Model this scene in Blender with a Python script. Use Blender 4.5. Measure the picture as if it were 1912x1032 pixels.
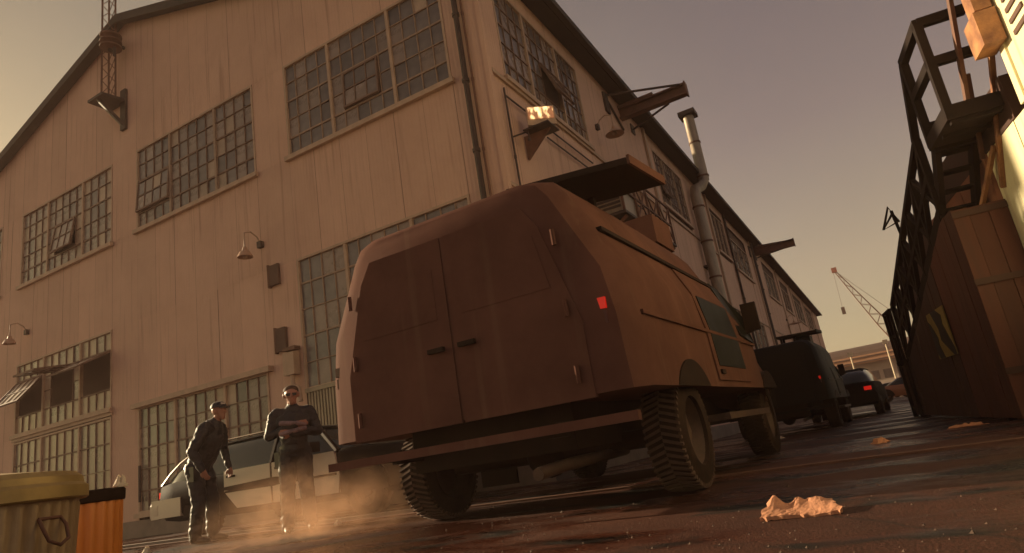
import bpy, math, random
from mathutils import Vector, Matrix
R = math.radians
rnd = random.Random(7)
scene = bpy.context.scene
for o in list(bpy.data.objects): bpy.data.objects.remove(o)

# ------------------------------------------------------------------ camera
CAM_PITCH, CAM_ROLL, CAM_AZ = R(14.954), R(-9.133), R(-27.5075)
cd = bpy.data.cameras.new("camera"); cam = bpy.data.objects.new("camera", cd)
scene.collection.objects.link(cam); scene.camera = cam
cd.sensor_width = 36; cd.lens = 1225.33 / 1912 * 36; cd.clip_start = 0.05; cd.clip_end = 3000
_cp, _sp = math.cos(CAM_PITCH), math.sin(CAM_PITCH)
_w = Vector((math.sin(CAM_AZ) * _cp, math.cos(CAM_AZ) * _cp, _sp))
_r0 = Vector((math.cos(CAM_AZ), -math.sin(CAM_AZ), 0)); _u0 = _r0.cross(_w)
_r = _r0 * math.cos(CAM_ROLL) + _u0 * math.sin(CAM_ROLL)
_u = -_r0 * math.sin(CAM_ROLL) + _u0 * math.cos(CAM_ROLL)
m = Matrix((_r, _u, -_w)).transposed().to_4x4(); m.translation = Vector((0, 0, 0.5))
cam.matrix_world = m

# ------------------------------------------------------------------ sky, sun, exposure
SUN_EL, SUN_BEHIND = R(15), R(1.5)          # sun stands to the left (-X), a little behind the gable front
sun_dir = Vector((-math.cos(SUN_BEHIND) * math.cos(SUN_EL), math.sin(SUN_BEHIND) * math.cos(SUN_EL), math.sin(SUN_EL)))
world = bpy.data.worlds.new("World"); scene.world = world; world.use_nodes = True
wn, wl = world.node_tree.nodes, world.node_tree.links
bg = wn["Background"]
sky = wn.new("ShaderNodeTexSky"); sky.sky_type = 'NISHITA'; sky.sun_disc = False
sky.sun_elevation = SUN_EL
sky.sun_rotation = math.atan2(sun_dir.x, sun_dir.y)
sky.air_density = 1.6; sky.dust_density = 1.6; sky.ozone_density = 0.6
gm = wn.new("ShaderNodeGamma"); gm.inputs["Gamma"].default_value = 0.60           # hazy air: softer fall-off round the sun
tcw = wn.new("ShaderNodeTexCoord"); sx_ = wn.new("ShaderNodeSeparateXYZ"); rw = wn.new("ShaderNodeValToRGB")
rw.color_ramp.elements[0].position = 0.05; rw.color_ramp.elements[0].color = (1.66, 1.42, 1.00, 1)     # yellow smog low down
rw.color_ramp.elements[1].position = 0.64; rw.color_ramp.elements[1].color = (0.61, 0.48, 0.50, 1)     # grey mauve above
e3 = rw.color_ramp.elements.new(0.38); e3.color = (0.95, 0.73, 0.67, 1)
tint = wn.new("ShaderNodeMix"); tint.data_type = 'RGBA'; tint.blend_type = 'MULTIPLY'; tint.inputs[0].default_value = 1.0; tint.clamp_result = False
wl.new(tcw.outputs["Generated"], sx_.inputs[0]); wl.new(sx_.outputs["Z"], rw.inputs[0]); wl.new(rw.outputs[0], tint.inputs[7])
hs = wn.new("ShaderNodeHueSaturation"); hs.inputs["Saturation"].default_value = 0.6
wl.new(sky.outputs[0], hs.inputs["Color"]); wl.new(hs.outputs[0], gm.inputs["Color"]); wl.new(gm.outputs[0], tint.inputs[6])
dt = wn.new("ShaderNodeVectorMath"); dt.operation = 'DOT_PRODUCT'; dt.inputs[1].default_value = sun_dir; wl.new(tcw.outputs["Generated"], dt.inputs[0])   # the smog is yellower towards the sun
mr_ = wn.new("ShaderNodeMapRange"); mr_.inputs[1].default_value = 0.2; mr_.inputs[2].default_value = 1.0; wl.new(dt.outputs["Value"], mr_.inputs[0])
warm = wn.new("ShaderNodeMix"); warm.data_type = 'RGBA'; warm.blend_type = 'MULTIPLY'; warm.inputs[7].default_value = (1.28, 1.38, 0.92, 1)
wl.new(mr_.outputs[0], warm.inputs[0]); wl.new(tint.outputs[2], warm.inputs[6]); nzw = wn.new("ShaderNodeTexNoise"); nzw.inputs["Scale"].default_value = 2.2; nzw.inputs["Detail"].default_value = 4; wl.new(tcw.outputs["Generated"], nzw.inputs["Vector"])
mrw = wn.new("ShaderNodeMapRange"); mrw.inputs[1].default_value = .3; mrw.inputs[2].default_value = .7; mrw.inputs[3].default_value = .94; mrw.inputs[4].default_value = 1.06; wl.new(nzw.outputs[0], mrw.inputs[0])
hz_ = wn.new("ShaderNodeVectorMath"); hz_.operation = 'SCALE'; wl.new(warm.outputs[2], hz_.inputs[0]); wl.new(mrw.outputs[0], hz_.inputs["Scale"]); wl.new(hz_.outputs[0], bg.inputs["Color"])
bg.inputs["Strength"].default_value = 0.084
sl = bpy.data.lights.new("sun", 'SUN'); sl.energy = 5.0; sl.angle = R(0.6); sl.color = (1.0, 0.78, 0.48)
so = bpy.data.objects.new("sun", sl); scene.collection.objects.link(so)
so.rotation_euler = (-sun_dir).to_track_quat('-Z', 'Y').to_euler(); so.location = (-30, 5, 20)
vs = scene.view_settings; vs.view_transform = 'Standard'; vs.look = 'None'; vs.gamma = 1; vs.exposure = 0.86; vs.use_curve_mapping = False
scene.cycles.use_denoising = True
scene.cycles.max_bounces = 6; scene.cycles.volume_bounces = 1
scene.cycles.volume_step_rate = 2.0; scene.cycles.volume_max_steps = 96

# ------------------------------------------------------------------ helpers
COL = scene.collection.objects
class MB:
    def __init__(s): s.v = []; s.f = []; s.mi = []; s.m = 0
    def poly(s, pts):
        b = len(s.v); s.v += [tuple(p) for p in pts]; s.f.append(tuple(range(b, b + len(pts)))); s.mi.append(s.m)
    def hexa(s, p):                      # 8 corners: bottom 4 ccw, top 4 ccw
        b = len(s.v); s.v += [tuple(q) for q in p]
        for q in ((3, 2, 1, 0), (4, 5, 6, 7), (0, 1, 5, 4), (1, 2, 6, 5), (2, 3, 7, 6), (3, 0, 4, 7)):
            s.f.append(tuple(b + k for k in q)); s.mi.append(s.m)
        return s
    def box(s, x0, x1, y0, y1, z0, z1):
        return s.hexa([(x0, y0, z0), (x1, y0, z0), (x1, y1, z0), (x0, y1, z0), (x0, y0, z1), (x1, y0, z1), (x1, y1, z1), (x0, y1, z1)])
    def bar(s, p, q, w, h=None, up=(0, 0, 1)):
        h = h or w; p, q = Vector(p), Vector(q); d = (q - p).normalized(); up = Vector(up)
        if abs(d.dot(up)) > 0.98: up = Vector((0, 1, 0))
        a = d.cross(up).normalized() * w / 2; b = a.cross(d).normalized() * h / 2
        return s.hexa([p - a - b, p + a - b, q + a - b, q - a - b, p - a + b, p + a + b, q + a + b, q - a + b])
    def loft(s, rings, cap=True, closed=True):
        n = len(rings[0]); b = len(s.v)
        for r in rings: s.v += [tuple(p) for p in r]
        for i in range(len(rings) - 1):
            for k in range(n if closed else n - 1):
                k2 = (k + 1) % n
                s.f.append((b + i * n + k, b + i * n + k2, b + (i + 1) * n + k2, b + (i + 1) * n + k)); s.mi.append(s.m)
        if cap and closed:
            s.f.append(tuple(b + k for k in reversed(range(n)))); s.mi.append(s.m)
            e = b + (len(rings) - 1) * n
            s.f.append(tuple(e + k for k in range(n))); s.mi.append(s.m)
        return s
    def cyl(s, p, q, r0, r1=None, n=12, cap=True):
        r1 = r0 if r1 is None else r1; return s.tube([p, q], [r0, r1], n, cap)
    def tube(s, pts, rad, n=8, cap=True):
        pts = [Vector(p) for p in pts]
        if not isinstance(rad, (list, tuple)): rad = [rad] * len(pts)
        rings = []; a = None
        for i, p in enumerate(pts):
            d = (pts[min(i + 1, len(pts) - 1)] - pts[max(i - 1, 0)]).normalized()
            if a is None:
                t = Vector((0, 0, 1)) if abs(d.z) < 0.9 else Vector((1, 0, 0)); a = d.cross(t).normalized()
            else: a = (a - d * a.dot(d)).normalized()
            b = d.cross(a)
            rings.append([p + (a * math.cos(2 * math.pi * k / n) + b * math.sin(2 * math.pi * k / n)) * rad[i] for k in range(n)])
        return s.loft(rings, cap)
    def lathe(s, prof, n=24, c=(0, 0, 0), rib=None, cap=True):
        rings = []
        for r, z in prof:
            rings.append([(c[0] + (r + (rib(k, r, z) if rib else 0)) * math.cos(2 * math.pi * k / n), c[1] + (r + (rib(k, r, z) if rib else 0)) * math.sin(2 * math.pi * k / n), c[2] + z) for k in range(n)])
        return s.loft(rings, cap)
    def sphere(s, c, r, n=10, sc=(1, 1, 1)):
        prof = [(r * math.sin(math.pi * i / n), -r * math.cos(math.pi * i / n)) for i in range(n + 1)]
        prof[0] = (1e-4, -r); prof[-1] = (1e-4, r); b = len(s.v)
        s.lathe(prof, 2 * n); 
        for i in range(b, len(s.v)):
            x, y, z = s.v[i]; s.v[i] = (c[0] + x * sc[0], c[1] + y * sc[1], c[2] + z * sc[2])
        return s
    def mesh(s, name, mats):
        me = bpy.data.meshes.new(name); me.from_pydata(s.v, [], s.f)
        for mm in (mats if isinstance(mats, (list, tuple)) else [mats]): me.materials.append(mm)
        if max(s.mi, default=0) > 0: me.polygons.foreach_set("material_index", s.mi)
        return me
    def build(s, name, mats, parent=None, smooth=None, fix=True):
        me = s.mesh(name, mats)
        if fix:
            import bmesh
            bm = bmesh.new(); bm.from_mesh(me); bmesh.ops.recalc_face_normals(bm, faces=bm.faces); bm.to_mesh(me); bm.free()
        if smooth is not None:
            me.shade_smooth(); me.set_sharp_from_angle(angle=R(smooth))
        o = bpy.data.objects.new(name, me); COL.link(o)
        if parent is not None: attach(o, parent)
        return o
WORLD_BUILT = {}
def attach(o, parent):
    o.parent = parent
    if parent in WORLD_BUILT: o.location = -WORLD_BUILT[parent]
def thing(name, label, cat, loc=(0, 0, 0), rz=0, group=None, worldb=False, scale=1):
    o = bpy.data.objects.new(name, None); COL.link(o); o.empty_display_size = 0.2
    o.location = loc; o.rotation_euler = (0, 0, rz); o.scale = (scale,) * 3
    if worldb: WORLD_BUILT[o] = Vector(loc)
    return tag(o, label, cat, group)
def tag(o, label=None, cat=None, group=None, kind=None):
    for k, v in (("label", label), ("category", cat), ("group", group), ("kind", kind)):
        if v: o[k] = v
    return o

def mat(name, col, rough=0.6, metal=0.0, var=0.12, nscale=3.0, stretch=(1, 1, 1), col2=None, bump=0.0, bscale=60.0, rvar=0.1,
        objrand=0.0, spec=0.5, emit=None, coat=0.0, streak=None):
    M = bpy.data.materials.new(name); M.use_nodes = True; N, L = M.node_tree.nodes, M.node_tree.links
    P = N["Principled BSDF"]; P.inputs["Roughness"].default_value = rough; P.inputs["Metallic"].default_value = metal
    P.inputs["Specular IOR Level"].default_value = spec; P.inputs["Coat Weight"].default_value = coat
    tc = N.new("ShaderNodeTexCoord"); mp = N.new("ShaderNodeMapping"); mp.inputs["Scale"].default_value = stretch
    L.new(tc.outputs["Object"], mp.inputs["Vector"])
    nz = N.new("ShaderNodeTexNoise"); nz.inputs["Scale"].default_value = nscale; nz.inputs["Detail"].default_value = 6; nz.inputs["Roughness"].default_value = 0.62
    L.new(mp.outputs[0], nz.inputs["Vector"])
    rp = N.new("ShaderNodeValToRGB"); e = rp.color_ramp.elements
    c2 = col2 or tuple(c * (1 - 2.2 * var) for c in col); c1 = col
    e[0].position = 0.32; e[0].color = (*c2, 1); e[1].position = 0.66; e[1].color = (*c1, 1)
    L.new(nz.outputs[0], rp.inputs[0]); out = rp.outputs[0]
    if streak:                                   # run-off stains down a wall
        m2 = N.new("ShaderNodeMapping"); m2.inputs["Scale"].default_value = (5, 5, 0.22); L.new(tc.outputs["Object"], m2.inputs["Vector"])
        n2 = N.new("ShaderNodeTexNoise"); n2.inputs["Scale"].default_value = 1.6; n2.inputs["Detail"].default_value = 5; L.new(m2.outputs[0], n2.inputs["Vector"])
        r2 = N.new("ShaderNodeValToRGB"); r2.color_ramp.elements[0].position = 0.57; r2.color_ramp.elements[1].position = 0.80
        r2.color_ramp.elements[1].color = (streak[3],) * 3 + (1,); L.new(n2.outputs[0], r2.inputs[0])
        mx = N.new("ShaderNodeMix"); mx.data_type = 'RGBA'; L.new(r2.outputs[0], mx.inputs[0]); L.new(out, mx.inputs[6]); mx.inputs[7].default_value = (*streak[:3], 1); out = mx.outputs[2]
    if objrand:
        oi = N.new("ShaderNodeObjectInfo"); mr = N.new("ShaderNodeMapRange"); mr.inputs[3].default_value = 1 - objrand; mr.inputs[4].default_value = 1 + objrand
        L.new(oi.outputs["Random"], mr.inputs[0])
        hv = N.new("ShaderNodeHueSaturation"); L.new(mr.outputs[0], hv.inputs["Value"]); L.new(out, hv.inputs["Color"]); out = hv.outputs[0]
    L.new(out, P.inputs["Base Color"])
    if rvar:
        mr = N.new("ShaderNodeMapRange"); mr.inputs[3].default_value = max(0.02, rough - rvar); mr.inputs[4].default_value = min(1, rough + rvar)
        L.new(nz.outputs[0], mr.inputs[0]); L.new(mr.outputs[0], P.inputs["Roughness"])
    if bump:
        nb = N.new("ShaderNodeTexNoise"); nb.inputs["Scale"].default_value = bscale; nb.inputs["Detail"].default_value = 4; L.new(mp.outputs[0], nb.inputs["Vector"])
        bp = N.new("ShaderNodeBump"); bp.inputs["Strength"].default_value = bump; bp.inputs["Distance"].default_value = 0.02
        L.new(nb.outputs[0], bp.inputs["Height"]); L.new(bp.outputs[0], P.inputs["Normal"])
    if emit:
        P.inputs["Emission Color"].default_value = (*emit[:3], 1); P.inputs["Emission Strength"].default_value = emit[3]
    return M

SIDING = mat("painted_siding", (0.64, 0.41, 0.315), 0.75, var=0.07, nscale=1.1, col2=(0.57, 0.35, 0.265), bump=0.15, bscale=40, objrand=0.05, streak=(0.26, 0.135, 0.09, 0.6))
TRIM = mat("window_trim_paint", (0.50, 0.34, 0.25), 0.65, var=0.1, nscale=5, bump=0.1)
BARS = mat("rusty_glazing_bar", (0.20, 0.115, 0.085), 0.7, var=0.15, nscale=9)
BARL = mat("worn_painted_bar", (0.36, 0.24, 0.18), 0.65, var=0.15, nscale=9)
GLASS = [mat("dusty_glass_dark", (0.16, 0.135, 0.135), 0.2, var=0.2, nscale=2.5, rvar=0.1, objrand=0.30),
         mat("dusty_glass_mauve", (0.26, 0.195, 0.17), 0.28, var=0.15, nscale=2.5, rvar=0.1, objrand=0.25),
         mat("dusty_glass_pale", (0.42, 0.30, 0.22), 0.35, var=0.15, nscale=2.5, rvar=0.1, objrand=0.20)]
DARKIN = mat("dark_interior", (0.13, 0.075, 0.058), 0.9, var=0.1)
ROOFM = mat("tarred_roof_edge", (0.030, 0.022, 0.020), 0.8, var=0.2, nscale=4)
STEEL = mat("dark_rusty_steel", (0.055, 0.030, 0.024), 0.65, var=0.2, nscale=6, bump=0.2)
RUST = mat("rust_brown_steel", (0.17, 0.072, 0.045), 0.7, var=0.18, nscale=5, bump=0.25)
GALV = mat("galvanised_sheet", (0.34, 0.27, 0.21), 0.48, 0.35, var=0.16, nscale=7, bump=0.15, stretch=(1, 1, .3))
CONC = mat("stained_concrete", (0.27, 0.21, 0.17), 0.85, var=0.15, nscale=2, bump=0.4, bscale=25)
LAMPSH = mat("enamel_lamp_shade", (0.50, 0.30, 0.20), 0.45, var=0.08)

# ------------------------------------------------------------------ ground
def ground_material():
    M = bpy.data.materials.new("wet_oily_asphalt"); M.use_nodes = True; N, L = M.node_tree.nodes, M.node_tree.links; P = N["Principled BSDF"]
    tc = N.new("ShaderNodeTexCoord")
    def noise(sc, det=6, mscale=(1, 1, 1), ro=0.6):
        mp = N.new("ShaderNodeMapping"); mp.inputs["Scale"].default_value = mscale; L.new(tc.outputs["Object"], mp.inputs["Vector"])
        n = N.new("ShaderNodeTexNoise"); n.inputs["Scale"].default_value = sc; n.inputs["Detail"].default_value = det; n.inputs["Roughness"].default_value = ro
        L.new(mp.outputs[0], n.inputs["Vector"]); return n.outputs[0]
    def ramp(src, a, b, c0=(0, 0, 0), c1=(1, 1, 1)):
        r = N.new("ShaderNodeValToRGB"); e = r.color_ramp.elements; e[0].position = a; e[1].position = b; e[0].color = (*c0, 1); e[1].color = (*c1, 1)
        L.new(src, r.inputs[0]); return r.outputs[0]
    base = ramp(noise(0.9, 8), 0.3, 0.7, (0.036, 0.0112, 0.0070), (0.080, 0.026, 0.015))
    grain = ramp(noise(55, 3), 0.35, 0.75, (0.6, 0.6, 0.6), (1.5, 1.4, 1.3))
    mul = N.new("ShaderNodeMix"); mul.data_type = 'RGBA'; mul.blend_type = 'MULTIPLY'; mul.inputs[0].default_value = 1
    L.new(base, mul.inputs[6]); L.new(grain, mul.inputs[7])
    oil = ramp(noise(0.75, 7, (1, 2.2, 1)), 0.53, 0.60)
    mx = N.new("ShaderNodeMix"); mx.data_type = 'RGBA'; L.new(oil, mx.inputs[0]); L.new(mul.outputs[2], mx.inputs[6]); mx.inputs[7].default_value = (0.009, 0.006, 0.005, 1)
    mpv = N.new("ShaderNodeMapping"); L.new(tc.outputs["Object"], mpv.inputs["Vector"]); wob = N.new("ShaderNodeMix"); wob.data_type = 'VECTOR'; wob.inputs[0].default_value = .12
    nzc = N.new("ShaderNodeTexNoise"); nzc.inputs["Scale"].default_value = 2.5; nzc.inputs["Detail"].default_value = 5; L.new(tc.outputs["Object"], nzc.inputs["Vector"])
    L.new(mpv.outputs[0], wob.inputs[4]); L.new(nzc.outputs[1], wob.inputs[5])
    vo = N.new("ShaderNodeTexVoronoi"); vo.feature = 'DISTANCE_TO_EDGE'; vo.inputs["Scale"].default_value = .33; L.new(wob.outputs[1], vo.inputs["Vector"])
    crack = ramp(vo.outputs["Distance"], 0.0012, 0.0045, (.75, .75, .75), (0, 0, 0))
    mc = N.new("ShaderNodeMix"); mc.data_type = 'RGBA'; L.new(crack, mc.inputs[0]); L.new(mx.outputs[2], mc.inputs[6]); mc.inputs[7].default_value = (0.006, 0.004, 0.0035, 1)
    L.new(mc.outputs[2], P.inputs["Base Color"])
    wet = ramp(noise(0.45, 7, (1, 1.8, 1)), 0.48, 0.57, (0.66,) * 3, (0.15,) * 3)
    L.new(wet, P.inputs["Roughness"]); P.inputs["Specular IOR Level"].default_value = 0.22
    b1 = N.new("ShaderNodeBump"); b1.inputs["Strength"].default_value = 0.85; b1.inputs["Distance"].default_value = 0.012; L.new(noise(70, 4), b1.inputs["Height"])
    b2 = N.new("ShaderNodeBump"); b2.inputs["Strength"].default_value = 0.5; b2.inputs["Distance"].default_value = 0.06; L.new(noise(2.2, 5), b2.inputs["Height"]); L.new(b1.outputs[0], b2.inputs["Normal"])
    L.new(b2.outputs[0], P.inputs["Normal"])
    return M
GROUND = ground_material()
g = MB()
xs = [-1500, -400, -120] + [-40 + 1.0 * i for i in range(61)] + [60, 200, 1500]
ys = [-1500, -300, -60] + [-12 + 1.0 * i for i in range(60)] + [80, 140, 400, 1500]
gr = random.Random(3)
for yy in ys:
    for xx in xs: g.v.append((xx, yy, 0))
for j in range(len(ys) - 1):
    for i in range(len(xs) - 1):
        a = j * len(xs) + i; g.f.append((a, a + 1, a + 1 + len(xs), a + len(xs))); g.mi.append(0)
tag(g.build("ground", GROUND, fix=False), kind="structure")

# ------------------------------------------------------------------ warehouse
XC, YF, YE = -4.70, 9.38, 80.0           # corner of gable front and side wall, far end
XL, XR, ZE, ZR = -26.7, -15.7, 10.13, 13.69
ware = thing("warehouse", "big tan gabled warehouse clad in corrugated sheets with gridded steel windows", "building", (XC, YF, 0), worldb=True)
ZB = [0.35, 2.96, 5.01, 7.32, 9.56]
def roof_z(x): return ZR - (ZR - ZE) * abs(x - XR) / (XC - XR)
def rib(t): return 0.0042 * (0.5 - 0.5 * math.cos(2 * math.pi * t / 0.085))
def sheet(axis, a0, a1, z0, ztop, parent, off):
    """one corrugated sheet; ztop(a) its upper edge; axis 'x' on the gable front, 'y' on the side wall"""
    s = MB(); n = max(4, int((a1 - a0) / 0.0213)); rows = []
    for zf in (0, 1):
        row = []
        for i in range(n + 1):
            a = a0 + (a1 - a0) * i / n; z = z0 if zf == 0 else ztop(a); d = rib(a) + off
            row.append((a, YF - d, z) if axis == 'x' else (XC + d, a, z))
        rows.append(row)
    if axis == 'y': rows = rows[::-1]
    s.loft(rows, False, False)
    return s.build("siding_sheet", SIDING, parent, fix=False)
cols = [-26.7, -25.6, -24.8, -24.0, -23.2, -22.3]                    # left of the first full bay
bays = [(-26.2, -22.0), (-20.85, -16.27), (-15.2, -10.78), (-9.76, -5.46)]
def edges_between(a, b, w=0.76):
    n = max(1, round((b - a) / w)); return [a + (b - a) * i / n for i in range(n + 1)]
cuts = [XL]
for a, b in bays: cuts += edges_between(cuts[-1], a)[1:] + edges_between(a, b)[1:]
cuts += edges_between(cuts[-1], XC)[1:]
def in_bay(c): return next((i for i, (a, b) in enumerate(bays) if a < c < b), None)
WIN_ROWS = {0: {0, 1, 2, 3, 4}, 1: {1}, }
def is_window(row, bay):                 # rows: 0 ground, 1 lower storey, 2 spandrel, 3 upper storey
    if bay is None: return False
    if row == 3: return True
    if row == 0: return True
    if row == 1: return bay in (0, 1, 3)
    return False
for i in range(len(cuts) - 1):
    a0, a1 = cuts[i], cuts[i + 1]; bay = in_bay((a0 + a1) / 2)
    for row in range(5):
        if is_window(row, bay): continue
        z0 = ZB[row]; zt = (lambda a: roof_z(a) - 0.02) if row == 4 else (lambda a, z=ZB[row + 1]: z + 0.03)
        if row == 4 and min(zt(a0), zt(a1)) < z0 + .05: continue
        sheet('x', a0 + 0.003, a1 - 0.003, z0, zt, ware, (4 - row) * -0.004 + 0.02 + rnd.uniform(0, 0.005))
        if row == 4 and max(zt(a0), zt(a1)) > 12.2: pass
# thin dark backing, so that nothing shows through the joints
b = MB()
b.poly([(XL, YF + .05, 0), (XL, YF + .05, ZE), (XR, YF + .05, ZR), (XC - .05, YF + .05, ZE), (XC - .05, YF + .05, 0)])
core = MB(); core.box(XL + .1, XC - .12, YF + .45, YE, 0, 10.0); core.build("inner_wall", DARKIN, ware)
bk = MB()
for row in range(5):
    spans = []
    cur = XL
    for k, (a, bb) in enumerate(bays):
        if is_window(row, k): spans.append((cur, a)); cur = bb
    spans.append((cur, XC - 0.06))
    for a, bb in spans:
        if row < 4: bk.box(a, bb, YF + .01, YF + .10, ZB[row] if row else 0, ZB[row + 1])
bk.hexa([(XL, YF + .01, 9.56), (XC - .06, YF + .01, 9.56), (XC - .06, YF + .1, 9.56), (XL, YF + .1, 9.56), (XL, YF + .01, ZE - .03), (XC - .06, YF + .01, ZE - .03), (XC - .06, YF + .1, ZE - .03), (XL, YF + .1, ZE - .03)])
bk.poly([(XL, YF + .01, ZE - .03), (XC - .06, YF + .01, ZE - .03), (XR, YF + .01, ZR - .03)])
bk.box(XL - .02, XL + .08, YF + .2, YE, 0, ZE)
bk.build("backing_wall", DARKIN, ware)
pl = MB(); pl.box(XL, XC + .04, YF - .045, YF + .3, 0, .36); pl.box(XC - .3, XC + .045, YF + .3, YE, 0, .36); pl.build("plinth", CONC, ware)

def window(axis, a0, a1, z0, z1, ncol=(4, 5, 4), nrow=5, depth=0.06, sash=(), panes=True, tone=(6, 3, 1), lights=BARS, thick_rows=(2, 4), seed=1, sill=True, mull=TRIM):
    """steel window in three leaves. Local frame: a along the wall, d outward, z up."""
    rr = random.Random(seed)
    def P(a, d, z): return (a, YF - d, z) if axis == 'x' else (XC + d, a, z)
    def bx(mb, aa, ab, da, db, za, zb):
        p, q = P(aa, da, za), P(ab, db, zb)
        mb.box(min(p[0], q[0]), max(p[0], q[0]), min(p[1], q[1]), max(p[1], q[1]), za, zb)
    fr = MB(); t = 0.05
    bx(fr, a0, a1, -.06, .035, z1 - t, z1); bx(fr, a0, a0 + t, -.06, .035, z0, z1 - t); bx(fr, a1 - t, a1, -.06, .035, z0, z1 - t); bx(fr, a0 + t, a1 - t, -.06, .035, z0, z0 + t)
    if sill: bx(fr, a0 - .06, a1 + .06, .03, .11, z0 - .09, z0 + .012)
    tot = sum(ncol); step = (a1 - a0) / tot; win = fr.build("window", TRIM, ware)
    mu = a0
    for n in ncol[:-1]:
        mu += n * step; mb = MB(); bx(mb, mu - .033, mu + .033, -.05, .03, z0 + t, z1 - t); mb.build("mullion", mull, win)
    gb = MB(); rows_z = [z0 + (z1 - z0) * k / nrow for k in range(nrow + 1)]
    sash_cells = set()
    for (c0, c1, r0, r1, ang) in sash:
        for c in range(c0, c1):
            for r in range(r0, r1): sash_cells.add((c, r))
    for c in range(1, tot):
        a = a0 + c * step
        for r in range(nrow):
            if (c - 1, r) in sash_cells and (c, r) in sash_cells: continue
            bx(gb, a - .009, a + .009, -.03, .008, rows_z[r] + .02, rows_z[r + 1] - .02)
    for k in range(1, nrow):
        for c in range(tot):
            if (c, k - 1) in sash_cells and (c, k) in sash_cells: continue
            th = .019 if (nrow - k) in thick_rows else .009
            bx(gb, a0 + c * step, a0 + (c + 1) * step, -.03, .018 if th > .02 else .006, rows_z[k] - th, rows_z[k] + th)
    gb.build("glazing_bars", lights, win)
    pm = MB(); unit = {}
    for c in range(tot):
        for r in range(nrow):
            if (c, r) in sash_cells: continue
            k = rr.choices((0, 1, 2), tone)[0]
            aa, ab, za, zb = a0 + c * step + .004, a0 + (c + 1) * step - .004, rows_z[r] + .006, rows_z[r + 1] - .006
            if panes:
                if k not in unit:
                    mb = MB(); h, w = (zb - za) / 2, (ab - aa) / 2
                    if axis == 'x': mb.box(-w, w, -.003, .003, -h, h)
                    else: mb.box(-.003, .003, -w, w, -h, h)
                    unit[k] = mb.mesh("pane", GLASS[k])
                o = bpy.data.objects.new("pane", unit[k]); COL.link(o); o.parent = win
                o.location = P((aa + ab) / 2, -.022, (za + zb) / 2)
                j = rr.gauss(0, .012), rr.gauss(0, .012)
                o.rotation_euler = (j[0], 0, j[1]) if axis == 'x' else (0, j[0], j[1])
            else:
                pm.m = k; bx(pm, aa, ab, -.025, -.019, za, zb)
    if not panes: tag(pm.build("pane", GLASS, win), kind="stuff")
    for (c0, c1, r0, r1, ang) in sash:                      # a pivoted leaf standing open
        aa, ab, za, zb = a0 + c0 * step + .03, a0 + c1 * step - .03, rows_z[r0] + .03, rows_z[r1] - .03
        h = zb - za; sm = MB(); sg = MB()
        def Q(a, s, o):                                     # s from the top edge down, o outward from the leaf
            cs, sn = math.cos(ang), math.sin(ang); return P(a, s * sn + o * cs, zb - s * cs + o * sn)
        def leaf(mb, aa, ab, sa, sb, oa, ob):
            mb.hexa([Q(aa, sa, oa), Q(ab, sa, oa), Q(ab, sa, ob), Q(aa, sa, ob), Q(aa, sb, oa), Q(ab, sb, oa), Q(ab, sb, ob), Q(aa, sb, ob)])
        for q in ((aa, ab, 0, .045), (aa, ab, h - .045, h), (aa, aa + .04, .045, h - .045), (ab - .04, ab, .045, h - .045)): leaf(sm, q[0], q[1], q[2], q[3], -.02, .03)
        for k in range(1, c1 - c0): x = aa + (ab - aa) * k / (c1 - c0); leaf(sm, x - .012, x + .012, .045, h - .045, -.015, .02)
        for k in range(1, r1 - r0): leaf(sm, aa + .04, ab - .04, h * k / (r1 - r0) - .012, h * k / (r1 - r0) + .012, -.014, .018)
        so_ = sm.build("open_sash", BARS, win)
        if ang > 0.02 and rr.random() < 2:
            for k in range(c1 - c0):
                for q in range(r1 - r0):
                    x0 = aa + (ab - aa) * k / (c1 - c0); x1 = aa + (ab - aa) * (k + 1) / (c1 - c0)
                    mb = MB(); leaf(mb, x0 + .016, x1 - .016, h * q / (r1 - r0) + .03, h * (q + 1) / (r1 - r0) - .03, -.003, .003)
                    o = mb.build("pane", GLASS[rr.choices((0, 1, 2), tone)[0]], None); o.parent = win
    return win
# gable front, upper storey
window('x', *bays[0], 7.32, 9.56, panes=False, tone=(1, 4, 3), seed=10)
window('x', *bays[1], 7.32, 9.56, tone=(1, 6, 3), sash=((5, 8, 1, 3, R(9)),), seed=11)
window('x', *bays[2], 7.32, 9.56, tone=(4, 6, .7), sash=((0, 4, 1, 3, R(4)),), seed=12, mull=BARL)
window('x', *bays[3], 7.32, 9.56, tone=(8, 2.5, .4), sash=((5, 8, 1, 3, R(3)),), seed=13, lights=BARL, mull=TRIM)
# lower storey: the window with leaves thrown open, and the one the van hides
window('x', *bays[0], 3.05, 5.01, nrow=4, panes=False, tone=(1, 3, 4), seed=14)
window('x', *bays[1], 3.05, 5.01, nrow=4, tone=(0, 3, 6), sash=((0, 4, 1, 3, R(40)), (5, 8, 1, 3, R(80)), (9, 13, 1, 3, R(62))), thick_rows=(1, 3), seed=15)
window('x', *bays[3], 2.30, 5.01, nrow=5, panes=False, tone=(5, 4, 0), seed=16, lights=BARL, sill=False, thick_rows=(1, 3))
window('x', *bays[0], .36, 2.86, nrow=4, panes=False, tone=(1, 3, 4), seed=17, sill=False)
window('x', *bays[1], .36, 2.86, nrow=4, panes=False, tone=(0, 4, 5), seed=18, sill=False, thick_rows=(1,))
window('x', *bays[2], .50, 2.88, nrow=5, tone=(2, 6, 2), seed=19, thick_rows=(2, 4), mull=TRIM)
hd = MB(); hd.box(bays[2][0] - .1, bays[2][1] + .15, YF - .15, YF - .0, 2.86, 2.97); hd.box(bays[1][0] - .05, bays[1][1] + .05, YF - .06, YF, 2.88, 3.0); hd.build("window_head", TRIM, ware)
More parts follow.
